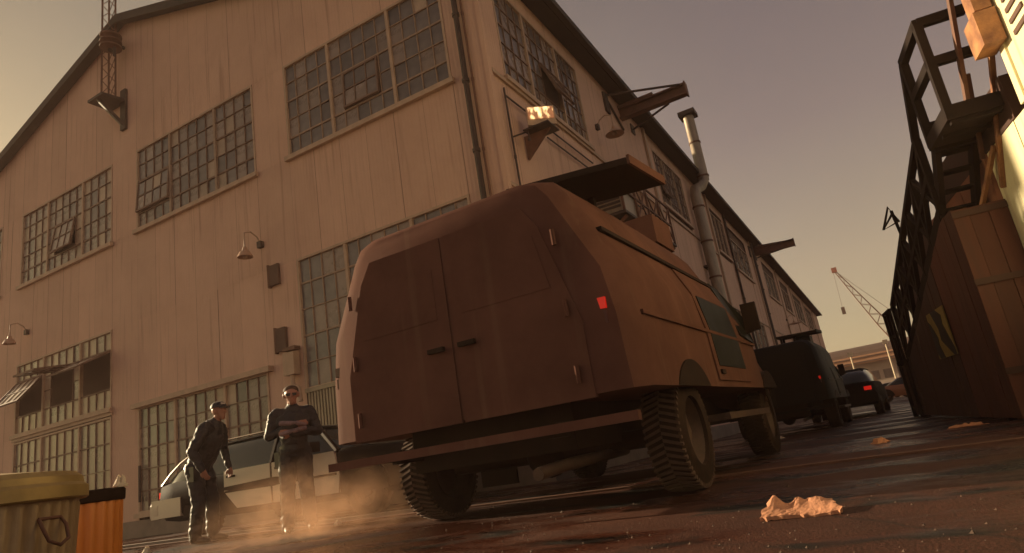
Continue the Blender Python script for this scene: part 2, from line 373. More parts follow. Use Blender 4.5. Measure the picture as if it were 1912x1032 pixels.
# rolling door of ribbed sheet beside the corner
dr = MB()
for k in range(54):
    a = bays[3][0] + .05 + k * .078; dr.box(a, a + .045, YF - .02, YF + .03, .36, 2.25); dr.box(a + .045, a + .078, YF + .0, YF + .03, .36, 2.25)
dr.box(bays[3][0], bays[3][1], YF - .05, YF + .05, 2.25, 2.33); dr.box(-6.75, -6.6, YF - .07, YF + .03, .3, 2.2)
dr.build("ribbed_door", GALV, ware)

# side wall sheets (near ones singly, far ones as one skin) and windows
side_bays = [(10.0, 14.15, 7.32, 9.50), (20.3, 23.85, 7.5, 9.48), (28.4, 31.0, 7.5, 9.3), (32.2, 36.6, 7.3, 8.9), (42.0, 47.0, 7.3, 8.9), (49.5, 54.0, 7.3, 8.9), (57.0, 63.0, 7.3, 9.0), (66, 72, 7.3, 9.0),
             (28.4, 31.0, 3.1, 5.0), (32.0, 36.2, 3.1, 4.9), (15.6, 19.2, 5.55, 7.3)]
sr = [0.36, 2.96, 5.01, 7.32, 9.50, 10.08]
ycuts = edges_between(YF + .02, 10.0, .6) + edges_between(10.0, 14.15)[1:] + edges_between(14.15, 20.3)[1:] + edges_between(20.3, 23.85)[1:] + edges_between(23.85, 28.4)[1:]
def side_open(y, z0, z1): return any(a < y < b and c0 < (z0 + z1) / 2 < c1 for a, b, c0, c1 in side_bays)
for i in range(len(ycuts) - 1):
    for row in range(5):
        if side_open((ycuts[i] + ycuts[i + 1]) / 2, sr[row], sr[row + 1]): continue
        sheet('y', ycuts[i] + .003, ycuts[i + 1] - .003, sr[row], lambda a, z=sr[row + 1]: z + .02, ware, (4 - row) * -.004 + .02 + rnd.uniform(0, .005))
fs = MB()
yc = sorted(set([28.4, 80.0] + [v for bb in side_bays if bb[0] > 28 for v in bb[:2]] + [28.4 + 1.1 * k for k in range(47)]))
for i in range(len(yc) - 1):
    for row in range(5):
        if side_open((yc[i] + yc[i + 1]) / 2, sr[row], sr[row + 1]): continue
        n = 4; pts = []
        o = rnd.uniform(.012, .03)
        fs.hexa([(XC + .0, yc[i] + .01, sr[row]), (XC + o, yc[i] + .01, sr[row]), (XC + o, yc[i + 1] - .01, sr[row]), (XC, yc[i + 1] - .01, sr[row]),
                 (XC, yc[i] + .01, sr[row + 1]), (XC + o, yc[i] + .01, sr[row + 1]), (XC + o, yc[i + 1] - .01, sr[row + 1]), (XC, yc[i + 1] - .01, sr[row + 1])])
tag(fs.build("siding_sheet", SIDING, ware), kind="stuff")
sb = MB(); sb.box(XC - .12, XC - .06, YF + .02, YE, 0, 10.1); sb.build("backing_wall", DARKIN, ware)
window('y', 10.0, 14.15, 7.32, 9.50, tone=(5, 4, 0), sash=((6, 9, 1, 3, R(20)),), seed=30, mull=TRIM)
window('y', 20.3, 23.85, 7.5, 9.48, panes=False, tone=(5, 4, 0), seed=31, sash=((1, 4, 1, 3, R(8)),))
for k, (a, b_, c0, c1) in enumerate(side_bays[2:10]):
    window('y', a, b_, c0, c1, panes=False, tone=(7, 3, 0), seed=40 + k, ncol=(3, 3, 3), nrow=3)
bd = MB(); bd.box(XC - .03, XC + .03, 15.6, 19.2, 5.2, 7.32); bd.build("orange_lit_opening", mat("orange_lit_boards", (0.42, 0.20, 0.10), .7, var=.2, nscale=2, stretch=(1, 3, .3), bump=.3), ware)  # warm light on the wall behind the balcony, put into an orange colour
for k in range(1, 5): MB().box(XC + .03, XC + .045, 15.6 + .72 * k - .012, 15.6 + .72 * k + .012, 5.2, 7.3).build("batten", BARS, ware)
pil = MB()
for y in (19.6, 27.9, 31.6, 38.2, 48.0, 55.6, 64.5, 73): pil.box(XC + .03, XC + .10, y - .09, y + .09, .36, 10.05)
tag(pil.build("pilaster", TRIM, ware), kind="stuff")
gt = MB(); gt.box(XC + .03, XC + .07, YF + .05, 28, 7.16, 7.24); gt.box(XC + .03, XC + .065, YF + .05, 60, 4.93, 5.0); gt.build("belt_rail", TRIM, ware)
MB().box(XC - .03, XC + .055, YF - .055, YF + .07, .36, 10.05).build("corner_trim", SIDING, ware)
# roof with rake boards and eave
rf = MB()
for sgn, xe in ((1, XC + .42), (-1, XL - .42)):
    ze = ZR - (ZR - ZE) * (abs(xe - XR) / (XC - XR))
    rf.hexa([(XR, YF - .28, ZR), (xe, YF - .28, ze), (xe, YE + .3, ze), (XR, YE + .3, ZR), (XR, YF - .28, ZR + .13), (xe, YF - .28, ze + .13), (xe, YE + .3, ze + .13), (XR, YE + .3, ZR + .13)])
rf.box(XC + .0, XC + .40, YF - .25, YE + .25, 9.93, 9.985)
roof = rf.build("roof", ROOFM, ware)
gu = MB(); gu.box(XC + .42, XC + .56, YF - .2, YE + .2, 9.90, 10.06); gu.build("gutter", ROOFM, roof)
fl = MB()
for sgn, xe in ((1, XC + .45), (-1, XL - .45)):
    ze = ZR - (ZR - ZE) * (abs(xe - XR) / (XC - XR))
    fl.hexa([(XR, YF - .31, ZR - .10), (xe, YF - .31, ze - .10), (xe, YF - .282, ze - .10), (XR, YF - .282, ZR - .10), (XR, YF - .31, ZR + .15), (xe, YF - .31, ze + .15), (xe, YF - .282, ze + .15), (XR, YF - .282, ZR + .15)])
fl.build("rake_board", ROOFM, roof)
# down pipes, conduits, vents on the walls
def downpipe(pts, r, name="downpipe", mm=STEEL):
    d = MB(); d.tube(pts, r, 8)
    for p, q in zip(pts[:-1], pts[1:]):
        L_ = (Vector(q) - Vector(p)).length
        for k in range(1, int(L_ / 1.4)):
            c = Vector(p).lerp(Vector(q), k * 1.4 / L_); dd = (Vector(q) - Vector(p)).normalized() * .03; d.cyl(c - dd, c + dd, r * 1.35, n=8)
    return d.build(name, mm, ware, 40)
downpipe([(XC - .42, YF - .12, 9.9), (XC - .42, YF - .12, .4)], .055)
downpipe([(XC - .30, YF - .08, 9.9), (XC - .30, YF - .08, .4)], .022, "conduit", RUST)
downpipe([(XC + .12, 38.4, 9.9), (XC + .12, 38.4, .4)], .10)
downpipe([(XC + .1, 31.4, 9.9), (XC + .1, 31.4, .4)], .05)
downpipe([(XC + .08, 9.74, 6.95), (XC + .08, 9.74, 3.0)], .02, "conduit")
downpipe([(XC + .08, 9.74, 6.80), (XC + .08, 13.9, 6.80)], .018, "conduit")
downpipe([(XC + .08, 11.4, 6.55), (XC + .08, 17.5, 6.55)], .018, "conduit")
downpipe([(-15.1, YF - .06, 1.55), (-15.1, YF - .06, .75)], .03, "conduit"); 
for (x, z0, z1) in ((-10.39, 4.62, 5.06), (-10.30, 3.2, 3.68)):
    v = MB(); v.box(x - .14, x + .14, YF - .09, YF - .02, z0, z1); vo = v.build("vent", DARKIN, ware)
    w_ = MB(); w_.box(x - .17, x - .14, YF - .10, YF - .02, z0 - .03, z1 + .03); w_.build("vent_flange", RUST, vo)

# ------------------------------------------------------------------ fittings hung on the warehouse
def wall_lamp(label, base, out, L_=.42, drop=.36, r=.16):
    """gooseneck lamp: base on the wall, out = unit vector away from it"""
    t = thing("wall_lamp", label, "lamp", base, group="gooseneck lamps on the warehouse"); o = Vector(out)
    MB().box(-.06, .06, -.06, .06, -.07, .07).build("wall_plate", STEEL, t)
    e = o * L_; MB().tube([(0, 0, 0), o * .1 + Vector((0, 0, .16)), e * .6 + Vector((0, 0, .24)), e + Vector((0, 0, .18)), e + Vector((0, 0, -drop + .22))], .016, 8).build("arm", TRIM, t, 60)
    c = e + Vector((0, 0, -drop))
    MB().lathe([(.04, .22), (.06, .14), (.11, .11), (r, 0), (r - .012, 0), (.10, .095), (.03, .1)], 24, c).build("shade", LAMPSH, t, 40)
    MB().sphere(c + Vector((0, 0, .04)), .06, 8).build("bulb", GLASS[2], t, 60)
    return t
wall_lamp("round-shaded gooseneck lamp on the gable wall left of the two small vents", (-10.75, YF - .05, 5.62), (0, -1, 0))
wall_lamp("faint gooseneck lamp at the far left above the broken open windows", (-20.3, YF - .05, 5.85), (0, -1, 0))
wall_lamp("gooseneck lamp on the side wall below the large hoist beam", (XC + .05, 14.9, 8.15), (1, 0, 0), r=.24)
wall_lamp("distant gooseneck lamp low on the far end of the side wall", (XC + .05, 47.6, 6.3), (1, 0, 0), r=.42)
# flood light on a triangular bracket
t = thing("floodlight", "boxy floodlight on a triangular bracket near the building corner, sun reflection painted into its glass", "lamp", (XC + .05, 10.35, 6.05), rz=0)
MB().hexa([(0, -.03, -.35), (.02, -.03, -.35), (.02, .03, -.35), (0, .03, -.35), (0, -.03, .12), (.55, -.03, .12), (.55, .03, .12), (0, .03, .12)]).build("bracket", RUST, t)
MB().box(.1, .62, -.25, .25, .12, .15).build("shelf", STEEL, t)
hb = MB()
ca, sa_ = math.cos(R(-52)), math.sin(R(-52))
def fr_(x, y, z): return (.36 + x * ca - y * sa_, x * sa_ + y * ca, .36 + z)      # faces the yard
hb.hexa([fr_(-.14, -.20, -.16), fr_(.15, -.27, -.19), fr_(.15, .27, -.19), fr_(-.14, .20, -.16), fr_(-.14, -.20, .13), fr_(.15, -.27, .19), fr_(.15, .27, .19), fr_(-.14, .20, .13)])
hb.build("housing", TRIM, t)
def lens_mat():
    M = mat("painted_reflection_lens", (.5, .35, .2), .12, var=.3, nscale=9); N, L = M.node_tree.nodes, M.node_tree.links; P = N["Principled BSDF"]
    nz = N.new("ShaderNodeTexNoise"); nz.inputs["Scale"].default_value = 7; rp = N.new("ShaderNodeValToRGB"); e = rp.color_ramp.elements
    e[0].position = .46; e[0].color = (.10, .03, .012, 1); e[1].position = .62; e[1].color = (1, .62, .26, 1); tc = N.new("ShaderNodeTexCoord"); mp = N.new("ShaderNodeMapping"); mp.inputs["Scale"].default_value = (1.2, 1.2, .6)
    L.new(tc.outputs["Object"], mp.inputs[0]); L.new(mp.outputs[0], nz.inputs["Vector"]); L.new(nz.outputs[0], rp.inputs[0]); L.new(rp.outputs[0], P.inputs["Emission Color"]); P.inputs["Emission Strength"].default_value = 1.5  # reflection of the sunlit wall, painted into the glass as patchy emission
    return M
lb = MB(); lb.hexa([fr_(.155, -.24, -.07), fr_(.165, -.24, -.07), fr_(.165, .24, -.07), fr_(.155, .24, -.07), fr_(.155, -.24, .165), fr_(.165, -.24, .165), fr_(.165, .24, .165), fr_(.155, .24, .165)]); lb.build("lens", lens_mat(), t)
# small bracket fixture
t = thing("wall_bracket", "small hooked pipe bracket on the side wall under the floodlight", "bracket", (XC + .05, 9.85, 5.95))
MB().tube([(0, 0, .05), (.28, .06, .07), (.28, .06, -.06)], .016, 6).build("arm", STEEL, t); MB().sphere((.28, .06, -.09), .035, 6).build("insulator", STEEL, t, 60)
# hoist beams
def hoist(label, y, z, L_, s=1):
    t = thing("hoist_beam", label, "beam", (XC, y, z), group="hoist beams under the eaves")
    b_ = MB(); h = .17 * s; b_.box(-.1, L_, -.12, .12, -h, -h + .05); b_.box(-.1, L_, -.12, .12, h - .05, h); b_.box(-.1, L_, -.03, .03, -h + .05, h - .05); b_.box(L_, L_ + .04, -.14, .14, -h - .03, h + .03)
    b_.build("beam", RUST, t)
    MB().box(-.05, L_ * .55, -.15, .15, h, h + .07).build("cover_plate", RUST, t)
    for a, q in (((.02, -1.25, .1), (L_ - .1, -.1, .15)), ((.02, 1.0, -.12), (L_ * .72, .1, -.18))):
        MB().tube([a, q], .033, 6).build("tie_rod", STEEL, t)
    MB().box(0, .08, -1.4, -1.1, -.45, .16).build("tie_plate", STEEL, t); MB().box(0, .06, .85, 1.15, -.25, .05).build("tie_plate", STEEL, t)
    MB().bar((.06, -1.2, .0), (.06, -.1, -.55), .05).build("wall_brace", STEEL, t)
hoist("large hoist beam jutting from the eaves above the gooseneck lamp, near the corner", 17.45, 9.56, 2.0)
hoist("smaller-looking hoist beam jutting from the eaves far along the side wall", 39.2, 9.45, 2.3, 1.2)
# flue
t = thing("flue_pipe", "tall galvanised flue pipe with a square cap rising past the side eaves", "pipe", (XC + .3, 24.6, 0))
FP = [(-.0, 0, .3), (-.0, 0, 8.9), (.02, .1, 9.15), (.22, .45, 9.35), (.34, .6, 9.6), (.34, .6, 12.4)]
MB().tube(FP, .21, 16).build("pipe", GALV, t, 45)
for z in (1.4, 2.8, 4.2, 5.6, 7.0, 8.4): MB().lathe([(.215, -.03), (.235, -.03), (.235, .03), (.215, .03)], 16, (0, 0, z)).build("joint_band", RUST, t)
for z in (9.75, 11.2): MB().lathe([(.215, -.03), (.235, -.03), (.235, .03), (.215, .03)], 16, (.34, .6, z)).build("joint_band", RUST, t)
MB().box(.34 - .33, .34 + .33, .6 - .33, .6 + .33, 12.38, 12.56).build("cap", STEEL, t)
for z in (3, 6): MB().box(-.3, -.15, -.3, .3, z, z + .08).build("wall_strap", STEEL, t)
# balcony
t = thing("fire_balcony", "small railed steel balcony with grey box on the side wall", "balcony", (XC, 14.7, 5.0))
bb = MB(); bb.box(.05, .95, -1.9, 2.0, 0, .06); bb.build("deck", STEEL, t)
for y in (-1.7, 0, 1.9):
    MB().bar((.06, y, -.6), (.9, y, -.02), .07).build("bracket", RUST, t)
for k in range(5): MB().box(.90, .95, -1.9 + k * .96, -1.86 + k * .96, .06, 1.1).build("post", RUST, t)
for z in (.55, 1.08): MB().box(.905, .945, -1.9, 2.0, z, z + .04).build("rail", RUST, t)
for y0, y1 in ((-.94, .02), (.02, .98), (.98, 1.94)):
    MB().bar((.93, y0, .1), (.93, y1, 1.05), .028).build("cross_brace", RUST, t); MB().bar((.925, y1, .1), (.925, y0, 1.05), .028).build("cross_brace", RUST, t)
t2 = thing("cooling_unit", "grey louvred box standing on the end of the steel balcony", "box", (XC + .5, 13.35, 5.064))
MB().box(-.4, .4, -.45, .45, .04, .62).build("casing", GALV, t2)
for k in range(5): MB().box(-.34, .34, -.475, -.452, .12 + k * .09, .17 + k * .09).build("louvre", STEEL, t2)
for x in (-.3, .3): MB().box(x - .03, x + .03, -.44, .44, 0, .04).build("foot", STEEL, t2)
# mast and siren at the gable
t = thing("lattice_mast", "slim three-pole lattice mast on a bracket at the gable peak", "mast", (-16.0, YF - .3, 11.2))
for dx, dy in ((-.16, .1), (.16, .1), (0, -.18)): MB().tube([(dx, dy, .05), (dx * .9, dy * .9, 7.5)], .028, 6).build("pole", RUST, t)
lc = MB()
for k in range(18):
    z = .2 + k * .4; P3 = [(-.16, .1), (.16, .1), (0, -.18)]
    for i in range(3): a, q = P3[i], P3[(i + 1) % 3]; lc.tube([(a[0], a[1], z), (q[0], q[1], z + .4)], .011, 4)
tag(lc.build("lacing", RUST, t), kind="stuff")
MB().hexa([(-.32, -.36, -.03), (.32, -.36, -.03), (.42, .27, -.03), (-.32, .27, -.03), (-.32, -.36, .04), (.32, -.36, .04), (.42, .27, .04), (-.32, .27, .04)]).build("bracket_plate", STEEL, t)
MB().bar((.05, -.3, -.04), (.3, .24, -.72), .09).build("bracket_strut", STEEL, t); MB().box(.2, .42, .2, .28, -.85, .35).build("wall_plate", STEEL, t)
t = thing("siren", "round rusty siren horn just under the gable peak", "siren", (-15.72, YF - .1, 12.9))
for z in (-.17, 0, .17): MB().lathe([(.04, -.06), (.27, -.02), (.27, .02), (.04, .06)], 18, (0, -.3, z)).build("horn_disc", RUST, t, 40)
MB().cyl((0, -.3, -.28), (0, -.3, .28), .07).build("motor", STEEL, t, 40); MB().bar((0, -.3, 0), (0, .08, 0), .07).build("arm", STEEL, t); MB().box(.12, .16, -.32, -.25, -.5, -.1).build("cable_box", STEEL, t)

# small electrical box and pipe stub on the gable wall
t = thing("meter_box", "pale meter box with a bent pipe on the gable wall below the vents", "box", (-9.98, YF - .05, 2.6))
MB().box(-.16, .14, -.16, 0, .05, .50).build("casing", TRIM, t); MB().tube([(.0, -.08, .05), (.02, -.1, -.15), (.16, -.1, -.22), (.2, -.1, -.5)], .045, 8).build("bent_pipe", TRIM, t, 60); MB().box(-.12, .2, -.18, -.02, .53, .60).build("hood", RUST, t)

# ------------------------------------------------------------------ right-hand dock building with its steel stairs
RZ = math.atan(0.1336)
BROWN = mat("brown_shade_boards", (0.42, 0.165, 0.095), 0.7, var=0.16, nscale=1.6, stretch=(1, 1, .35), bump=0.2, objrand=0.16)
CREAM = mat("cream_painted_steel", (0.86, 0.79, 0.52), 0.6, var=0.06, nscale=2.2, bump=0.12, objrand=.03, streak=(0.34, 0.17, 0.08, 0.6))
DK = mat("dark_brown_boards", (0.070, 0.028, 0.020), 0.75, var=0.15, nscale=1.6, stretch=(1, 1, .35), objrand=.12)
dock = thing("dock_building", "tall cream dock building at the right edge, shade painted brown beyond its sunlit near end", "building", (1.74, 8.7, 0), RZ)
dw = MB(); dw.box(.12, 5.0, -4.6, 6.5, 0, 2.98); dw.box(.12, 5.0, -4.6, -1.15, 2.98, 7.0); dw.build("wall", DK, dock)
k = 0; s_ = -4.6
while s_ < 6.55:
    wd = rnd.choice((.42, .5, .62)); e_ = min(s_ + wd, 6.6); mt = CREAM if s_ < .35 else (BROWN if s_ < 3.2 else DK); pr = rnd.uniform(0, .03)  # cream to brown to dark: shade beyond the sunlit end put into panel colours
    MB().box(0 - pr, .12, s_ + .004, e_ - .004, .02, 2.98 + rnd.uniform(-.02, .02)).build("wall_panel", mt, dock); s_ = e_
MB().box(-.03, .1, -.75, 2.6, 2.97, 3.45).build("parapet", DK, dock)
MB().box(-.05, 5.1, 6.5, 6.62, 0, 3.0).build("end_post", DK, dock)
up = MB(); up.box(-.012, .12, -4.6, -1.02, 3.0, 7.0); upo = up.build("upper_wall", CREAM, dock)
for c, (ss, z0) in enumerate(((-1.55, 3.55), (-2.25, 3.9), (-3.0, 3.4))):
    for k in range(8 if c else 7): MB().box(-.03, -.013, ss - .16, ss + .16, z0 + k * .12, z0 + k * .12 + .045).build("louvre", DARKIN, upo)
MB().box(-.035, .0, -1.12, -1.0, 3.0, 7.0).build("corner_strip", CREAM, dock)
MB().box(-.06, .16, .30, .38, 0.02, 2.98).build("cover_strip", BROWN, dock)
MB().box(-.04, .1, 1.55, 1.62, 0.02, 2.9).build("cover_strip", BROWN, dock)
# rusty duct with a foot box on the near corner
ORNG = mat("orange_rusted_steel", (0.50, 0.235, 0.10), 0.6, var=0.2, nscale=4, col2=(0.16, 0.06, 0.035), bump=.25)
t = thing("rusty_duct", "orange rusted square duct running up the sunlit corner above the stair landing", "duct", (1.74, 8.7, 0), RZ)
MB().box(-.19, -.04, -1.22, -1.02, 4.0, 7.0).build("duct", ORNG, t)
MB().box(-.22, -.03, -1.24, -.90, 3.62, 3.98).build("foot_box", ORNG, t)
# stairs
STAIR = mat("black_tarred_steel", (0.016, 0.0085, 0.0075), 0.8, var=0.2, nscale=6, spec=.2)
st = thing("steel_staircase", "black steel stair with landings and cross-braced railings climbing the dock building", "staircase", (1.74, 8.7, 0), RZ)
def lb_(name, a, q, w=.05, h=None, mm=STAIR): return MB().bar(a, q, w, h).build(name, mm, st)
OX = -.52
MB().box(OX - .04, -.04, -.68, .25, 3.16, 3.32).build("upper_landing", STAIR, st)
for y in (-.6, -.2, .20): lb_("joist", (OX, y, 3.17), (-.05, y, 3.17), .07, .1)
for y in (-.65, .22): lb_("post", (OX, y, 3.2), (OX, y, 4.34), .085)
for z in (3.85, 4.34): lb_("rail", (OX, -.68, z), (OX, .26, z), .085, .10)
for z in (3.85, 4.34): lb_("rail", (OX, -.65, z), (-.06, -.65, z), .085, .10)
MB().box(OX - .03, -.05, .20, .26, 3.32, 3.50).build("toe_board", STAIR, st)
lb_("stay", (-.30, -.55, 3.3), (-.18, -.98, 4.9), .045, mm=RUST); lb_("stay", (-.10, .2, 2.9), (-.12, -.3, 3.75), .045, mm=RUST)
lb_("stay", (-.03, -.95, 3.9), (-.04, .12, 2.5), .05, mm=ORNG); lb_("stay", (-.20, .55, 2.35), (-.03, -.02, 2.95), .045, mm=ORNG)
# steep ladder between upper landing and walkway
for x in (OX + .04, -.1): lb_("stringer", (x, .22, 3.25), (x, 1.0, 2.45), .06, .16)
for k in range(4): MB().box(OX + .04, -.1, .32 + k * .18, .48 + k * .18, 3.12 - k * .19, 3.15 - k * .19).build("tread", STAIR, st)
lb_("rail", (OX, .24, 4.32), (OX, .80, 3.5), .085)
# sloping walkway
Y0, Z0, Y1, Z1 = .75, 2.50, 5.6, 1.05
def wz(y): return Z0 + (Z1 - Z0) * (y - Y0) / (Y1 - Y0)
for x in (OX, -.06): lb_("stringer", (x, Y0, wz(Y0)), (x, Y1, wz(Y1)), .06, .2)
for k in range(18):
    y = Y0 + .14 + k * .27; MB().box(OX + .03, -.09, y - .1, y + .1, wz(y) - .01, wz(y) + .025).build("tread", STAIR, st)
ps = [Y0 + (Y1 - Y0) * k / 6 for k in range(7)]
for y in ps: lb_("post", (OX, y, wz(y)), (OX, y, wz(y) + 1.0), .08)
for dz in (.5, 1.0): lb_("rail", (OX, Y0, wz(Y0) + dz), (OX, Y1, wz(Y1) + dz), .08)
for a, q in zip(ps[:-1], ps[1:]):
    lb_("cross_brace", (OX + .01, a, wz(a) + .1), (OX + .01, q, wz(q) + .95), .06); lb_("cross_brace", (OX - .01, a, wz(a) + .95), (OX - .01, q, wz(q) + .1), .06)
for y in (Y0 + .05, Y1 - .05):
    lb_("leg", (OX, y, wz(y)), (OX, y, 0), .08); lb_("knee_brace", (OX, y, wz(y) - .9), (-.02, y, wz(y) - .15), .05)
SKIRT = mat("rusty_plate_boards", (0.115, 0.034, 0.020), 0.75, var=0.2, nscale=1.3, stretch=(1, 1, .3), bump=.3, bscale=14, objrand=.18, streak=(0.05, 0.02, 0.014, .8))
y = Y0 - .45
def zs(q): return min(2.42, wz(min(q, Y1)) - .08)
while y < Y1 + .7:
    wd = rnd.choice((.22, .26, .3)); x0, x1 = OX - .035 - rnd.uniform(0, .012), OX - .005; a_, c_ = y + .003, y + wd - .003
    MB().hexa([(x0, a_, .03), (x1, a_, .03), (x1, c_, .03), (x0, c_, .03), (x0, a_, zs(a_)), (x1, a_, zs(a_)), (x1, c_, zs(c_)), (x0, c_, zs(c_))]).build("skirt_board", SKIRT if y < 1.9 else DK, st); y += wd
for x0, x1 in ((OX - .04, -.40), (-.395, -.21), (-.205, -.02)): MB().box(x0, x1, .255 - rnd.uniform(0, .01), .285, .03, 2.44 - rnd.uniform(0, .05)).build("skirt_board", SKIRT, st)
for z in (.5, 1.5, 2.3): MB().box(OX - .05, -.02, .228, .243, z, z + .07).build("ledger", DK, st)
# lower landing and last steps
MB().box(OX - .1, -.04, Y1, Y1 + .8, .98, 1.05).build("lower_landing", STAIR, st)
for y in (Y1 + .05, Y1 + .4, Y1 + .76): lb_("post", (OX - .07, y, 1.0), (OX - .07, y, 2.0), .05)
for z in (1.52, 2.0): lb_("rail", (OX - .07, Y1, z), (OX - .07, Y1 + .8, z), .05)
for y in (Y1 + .05, Y1 + .75): lb_("leg", (OX - .05, y, 0), (OX - .05, y, 1.0), .08)
t = thing("stair_lamp", "small triangular lamp bracket sticking up from the stair rail", "lamp", (1.74, 8.7, 0), RZ)
MB().tube([(OX, 3.1, 2.75), (OX - .04, 3.1, 3.25)], .025, 6).build("stem", STAIR, t); MB().tube([(OX - .04, 3.1, 3.20), (OX - .22, 3.1, 2.98), (OX + .02, 3.1, 3.06), (OX - .07, 3.1, 3.32), (OX - .22, 3.1, 2.98)], .022, 6).build("frame", STAIR, t)
# hazard board
t = thing("hazard_board", "faded yellow and black hazard board on the dark boards under the stairs", "sign", (1.74, 8.7, 0), RZ)
YEL = mat("faded_yellow_paint", (0.36, 0.25, 0.055), .6, var=.2, nscale=5); BLK = mat("flat_black_paint", (0.012, 0.010, 0.010), .6, var=.1)
HX = OX - .062
MB().box(HX - .012, HX, 1.85, 2.90, .86, 1.52).build("board", YEL, t)
for q in (((1.85, .95), (2.1, 1.30), (2.05, 1.42), (2.3, 1.52), (2.62, 1.52), (2.40, 1.25), (2.44, 1.1), (1.98, .86), (1.85, .86)), ((2.5, .86), (2.62, 1.05), (2.58, 1.15), (2.78, 1.36), (2.9, 1.42), (2.9, .95), (2.78, .86))):
    mb = MB(); mb.loft([[(HX - .016, y, z) for y, z in q], [(HX - .0125, y, z) for y, z in q]]); mb.build("black_band", BLK, t)

# ------------------------------------------------------------------ vans
BODY = mat("dull_maroon_van_paint", (0.155, 0.071, 0.055), 0.75, var=0.14, nscale=1.7, bump=0.12, bscale=2.2, rvar=.1, spec=.02, streak=(0.20, 0.12, 0.085, .45))
BODY2 = mat("black_brown_van_paint", (0.012, 0.008, 0.006), 0.65, spec=.2, var=0.12, nscale=2)
RUB = mat("tyre_rubber", (0.045, 0.025, 0.018), 0.85, var=.25, nscale=8, bump=.2, spec=.12)
DUSTR = mat("dusty_tread_rubber", (0.105, 0.058, 0.038), 0.9, var=.15, nscale=8)
HUB = mat("dirty_steel_rim", (0.11, 0.062, 0.044), 0.65, .2, var=.2, nscale=9)
BLACK = mat("black_trim", (0.034, 0.018, 0.013), .75, var=.2, spec=.12)
VANGL = mat("grimy_van_glass", (0.020, 0.019, 0.015), .45, var=.2, spec=.03)
AUTOGL = mat("tinted_auto_glass", (0.016, 0.020, 0.018), .08, var=.05, rvar=.02)
TAIL = mat("lit_tail_lamp", (0.5, 0.02, 0.01), .25, var=.1, emit=(1, .02, .01, .16))
TAILB = mat("bright_tail_lamp", (0.5, 0.02, 0.01), .25, var=.1, emit=(1, .02, .01, .22))
TAILX = mat("unlit_tail_lamp", (0.10, 0.012, 0.01), .4, var=.1)
AMB = mat("amber_lens", (0.5, 0.16, 0.03), .25, var=.1)
def wheel(parent, x, y, r, w, side, steer=0, rib_mat=RUB, lugs=52):
    t = MB(); t.lathe([(r * .60, -w / 2), (r * .86, -w / 2), (r * .96, -w * .40), (r * .965, w * .40), (r * .86, w / 2), (r * .60, w / 2), (r * .57, w * .3), (r * .57, -w * .3), (r * .60, -w / 2)], 36, cap=False)
    def turn(mb):
        for i, (a, b_, c) in enumerate(mb.v):           # lathe axis z -> x
            X, Y_, Z = c, a, b_
            mb.v[i] = (x + X * math.cos(steer) - Y_ * math.sin(steer), y + X * math.sin(steer) + Y_ * math.cos(steer), r + Z)
        return mb
    wo = turn(t).build("wheel", RUB, parent, 40)
    lg = MB()
    for k in range(lugs):
        for s in (-1, 1):
            a0 = 2 * math.pi * (k + (0.5 if s > 0 else 0)) / lugs; sk = 2 * math.pi / lugs * .9; wd = 2 * math.pi / lugs * .42
            def pt(rad, ang, z): return (rad * math.cos(ang), rad * math.sin(ang), z)
            z0, z1 = 0, s * w * .47
            lg.hexa([pt(r * .95, a0, z0), pt(r * .95, a0 + wd, z0), pt(r * .90, a0 + sk + wd, z1), pt(r * .90, a0 + sk, z1), pt(r, a0, z0), pt(r, a0 + wd, z0), pt(r * .975, a0 + sk + wd, z1), pt(r * .975, a0 + sk, z1)])
    tag(turn(lg).build("tread", rib_mat, wo), kind="stuff")
    h = MB(); h.lathe([(.02, side * w * .18), (r * .2, side * w * .24), (r * .24, side * w * .08), (r * .5, side * w * .10), (r * .585, side * w * .40), (r * .56, side * w * .0), (.02, side * w * .0)], 24); turn(h).build("rim", HUB, wo, 30)
    bl = MB()
    for k in range(8): a = k * math.pi / 4; bl.cyl((r * .36 * math.cos(a), r * .36 * math.sin(a), side * w * .05), (r * .36 * math.cos(a), r * .36 * math.sin(a), side * w * .16), .025, n=6)
    turn(bl).build("wheel_nuts", HUB, wo)
def van_ring(y, wb, wm, wt, z0, zm, zt, ins=0.0):
    half = [(wb, z0), (wm + .01, z0 + (zm - z0) * .4), (wm, zm), (wm - .05, zm + (zt - zm) * .3), (wt + .05, zt - .28), (wt, zt - .17), (wt - .09, zt - .05), (wt - .24, zt)]
    half = [(a - ins, b_) for a, b_ in half]
    return [(a, y, b_) for a, b_ in half] + [(-a, y, b_) for a, b_ in reversed(half)]
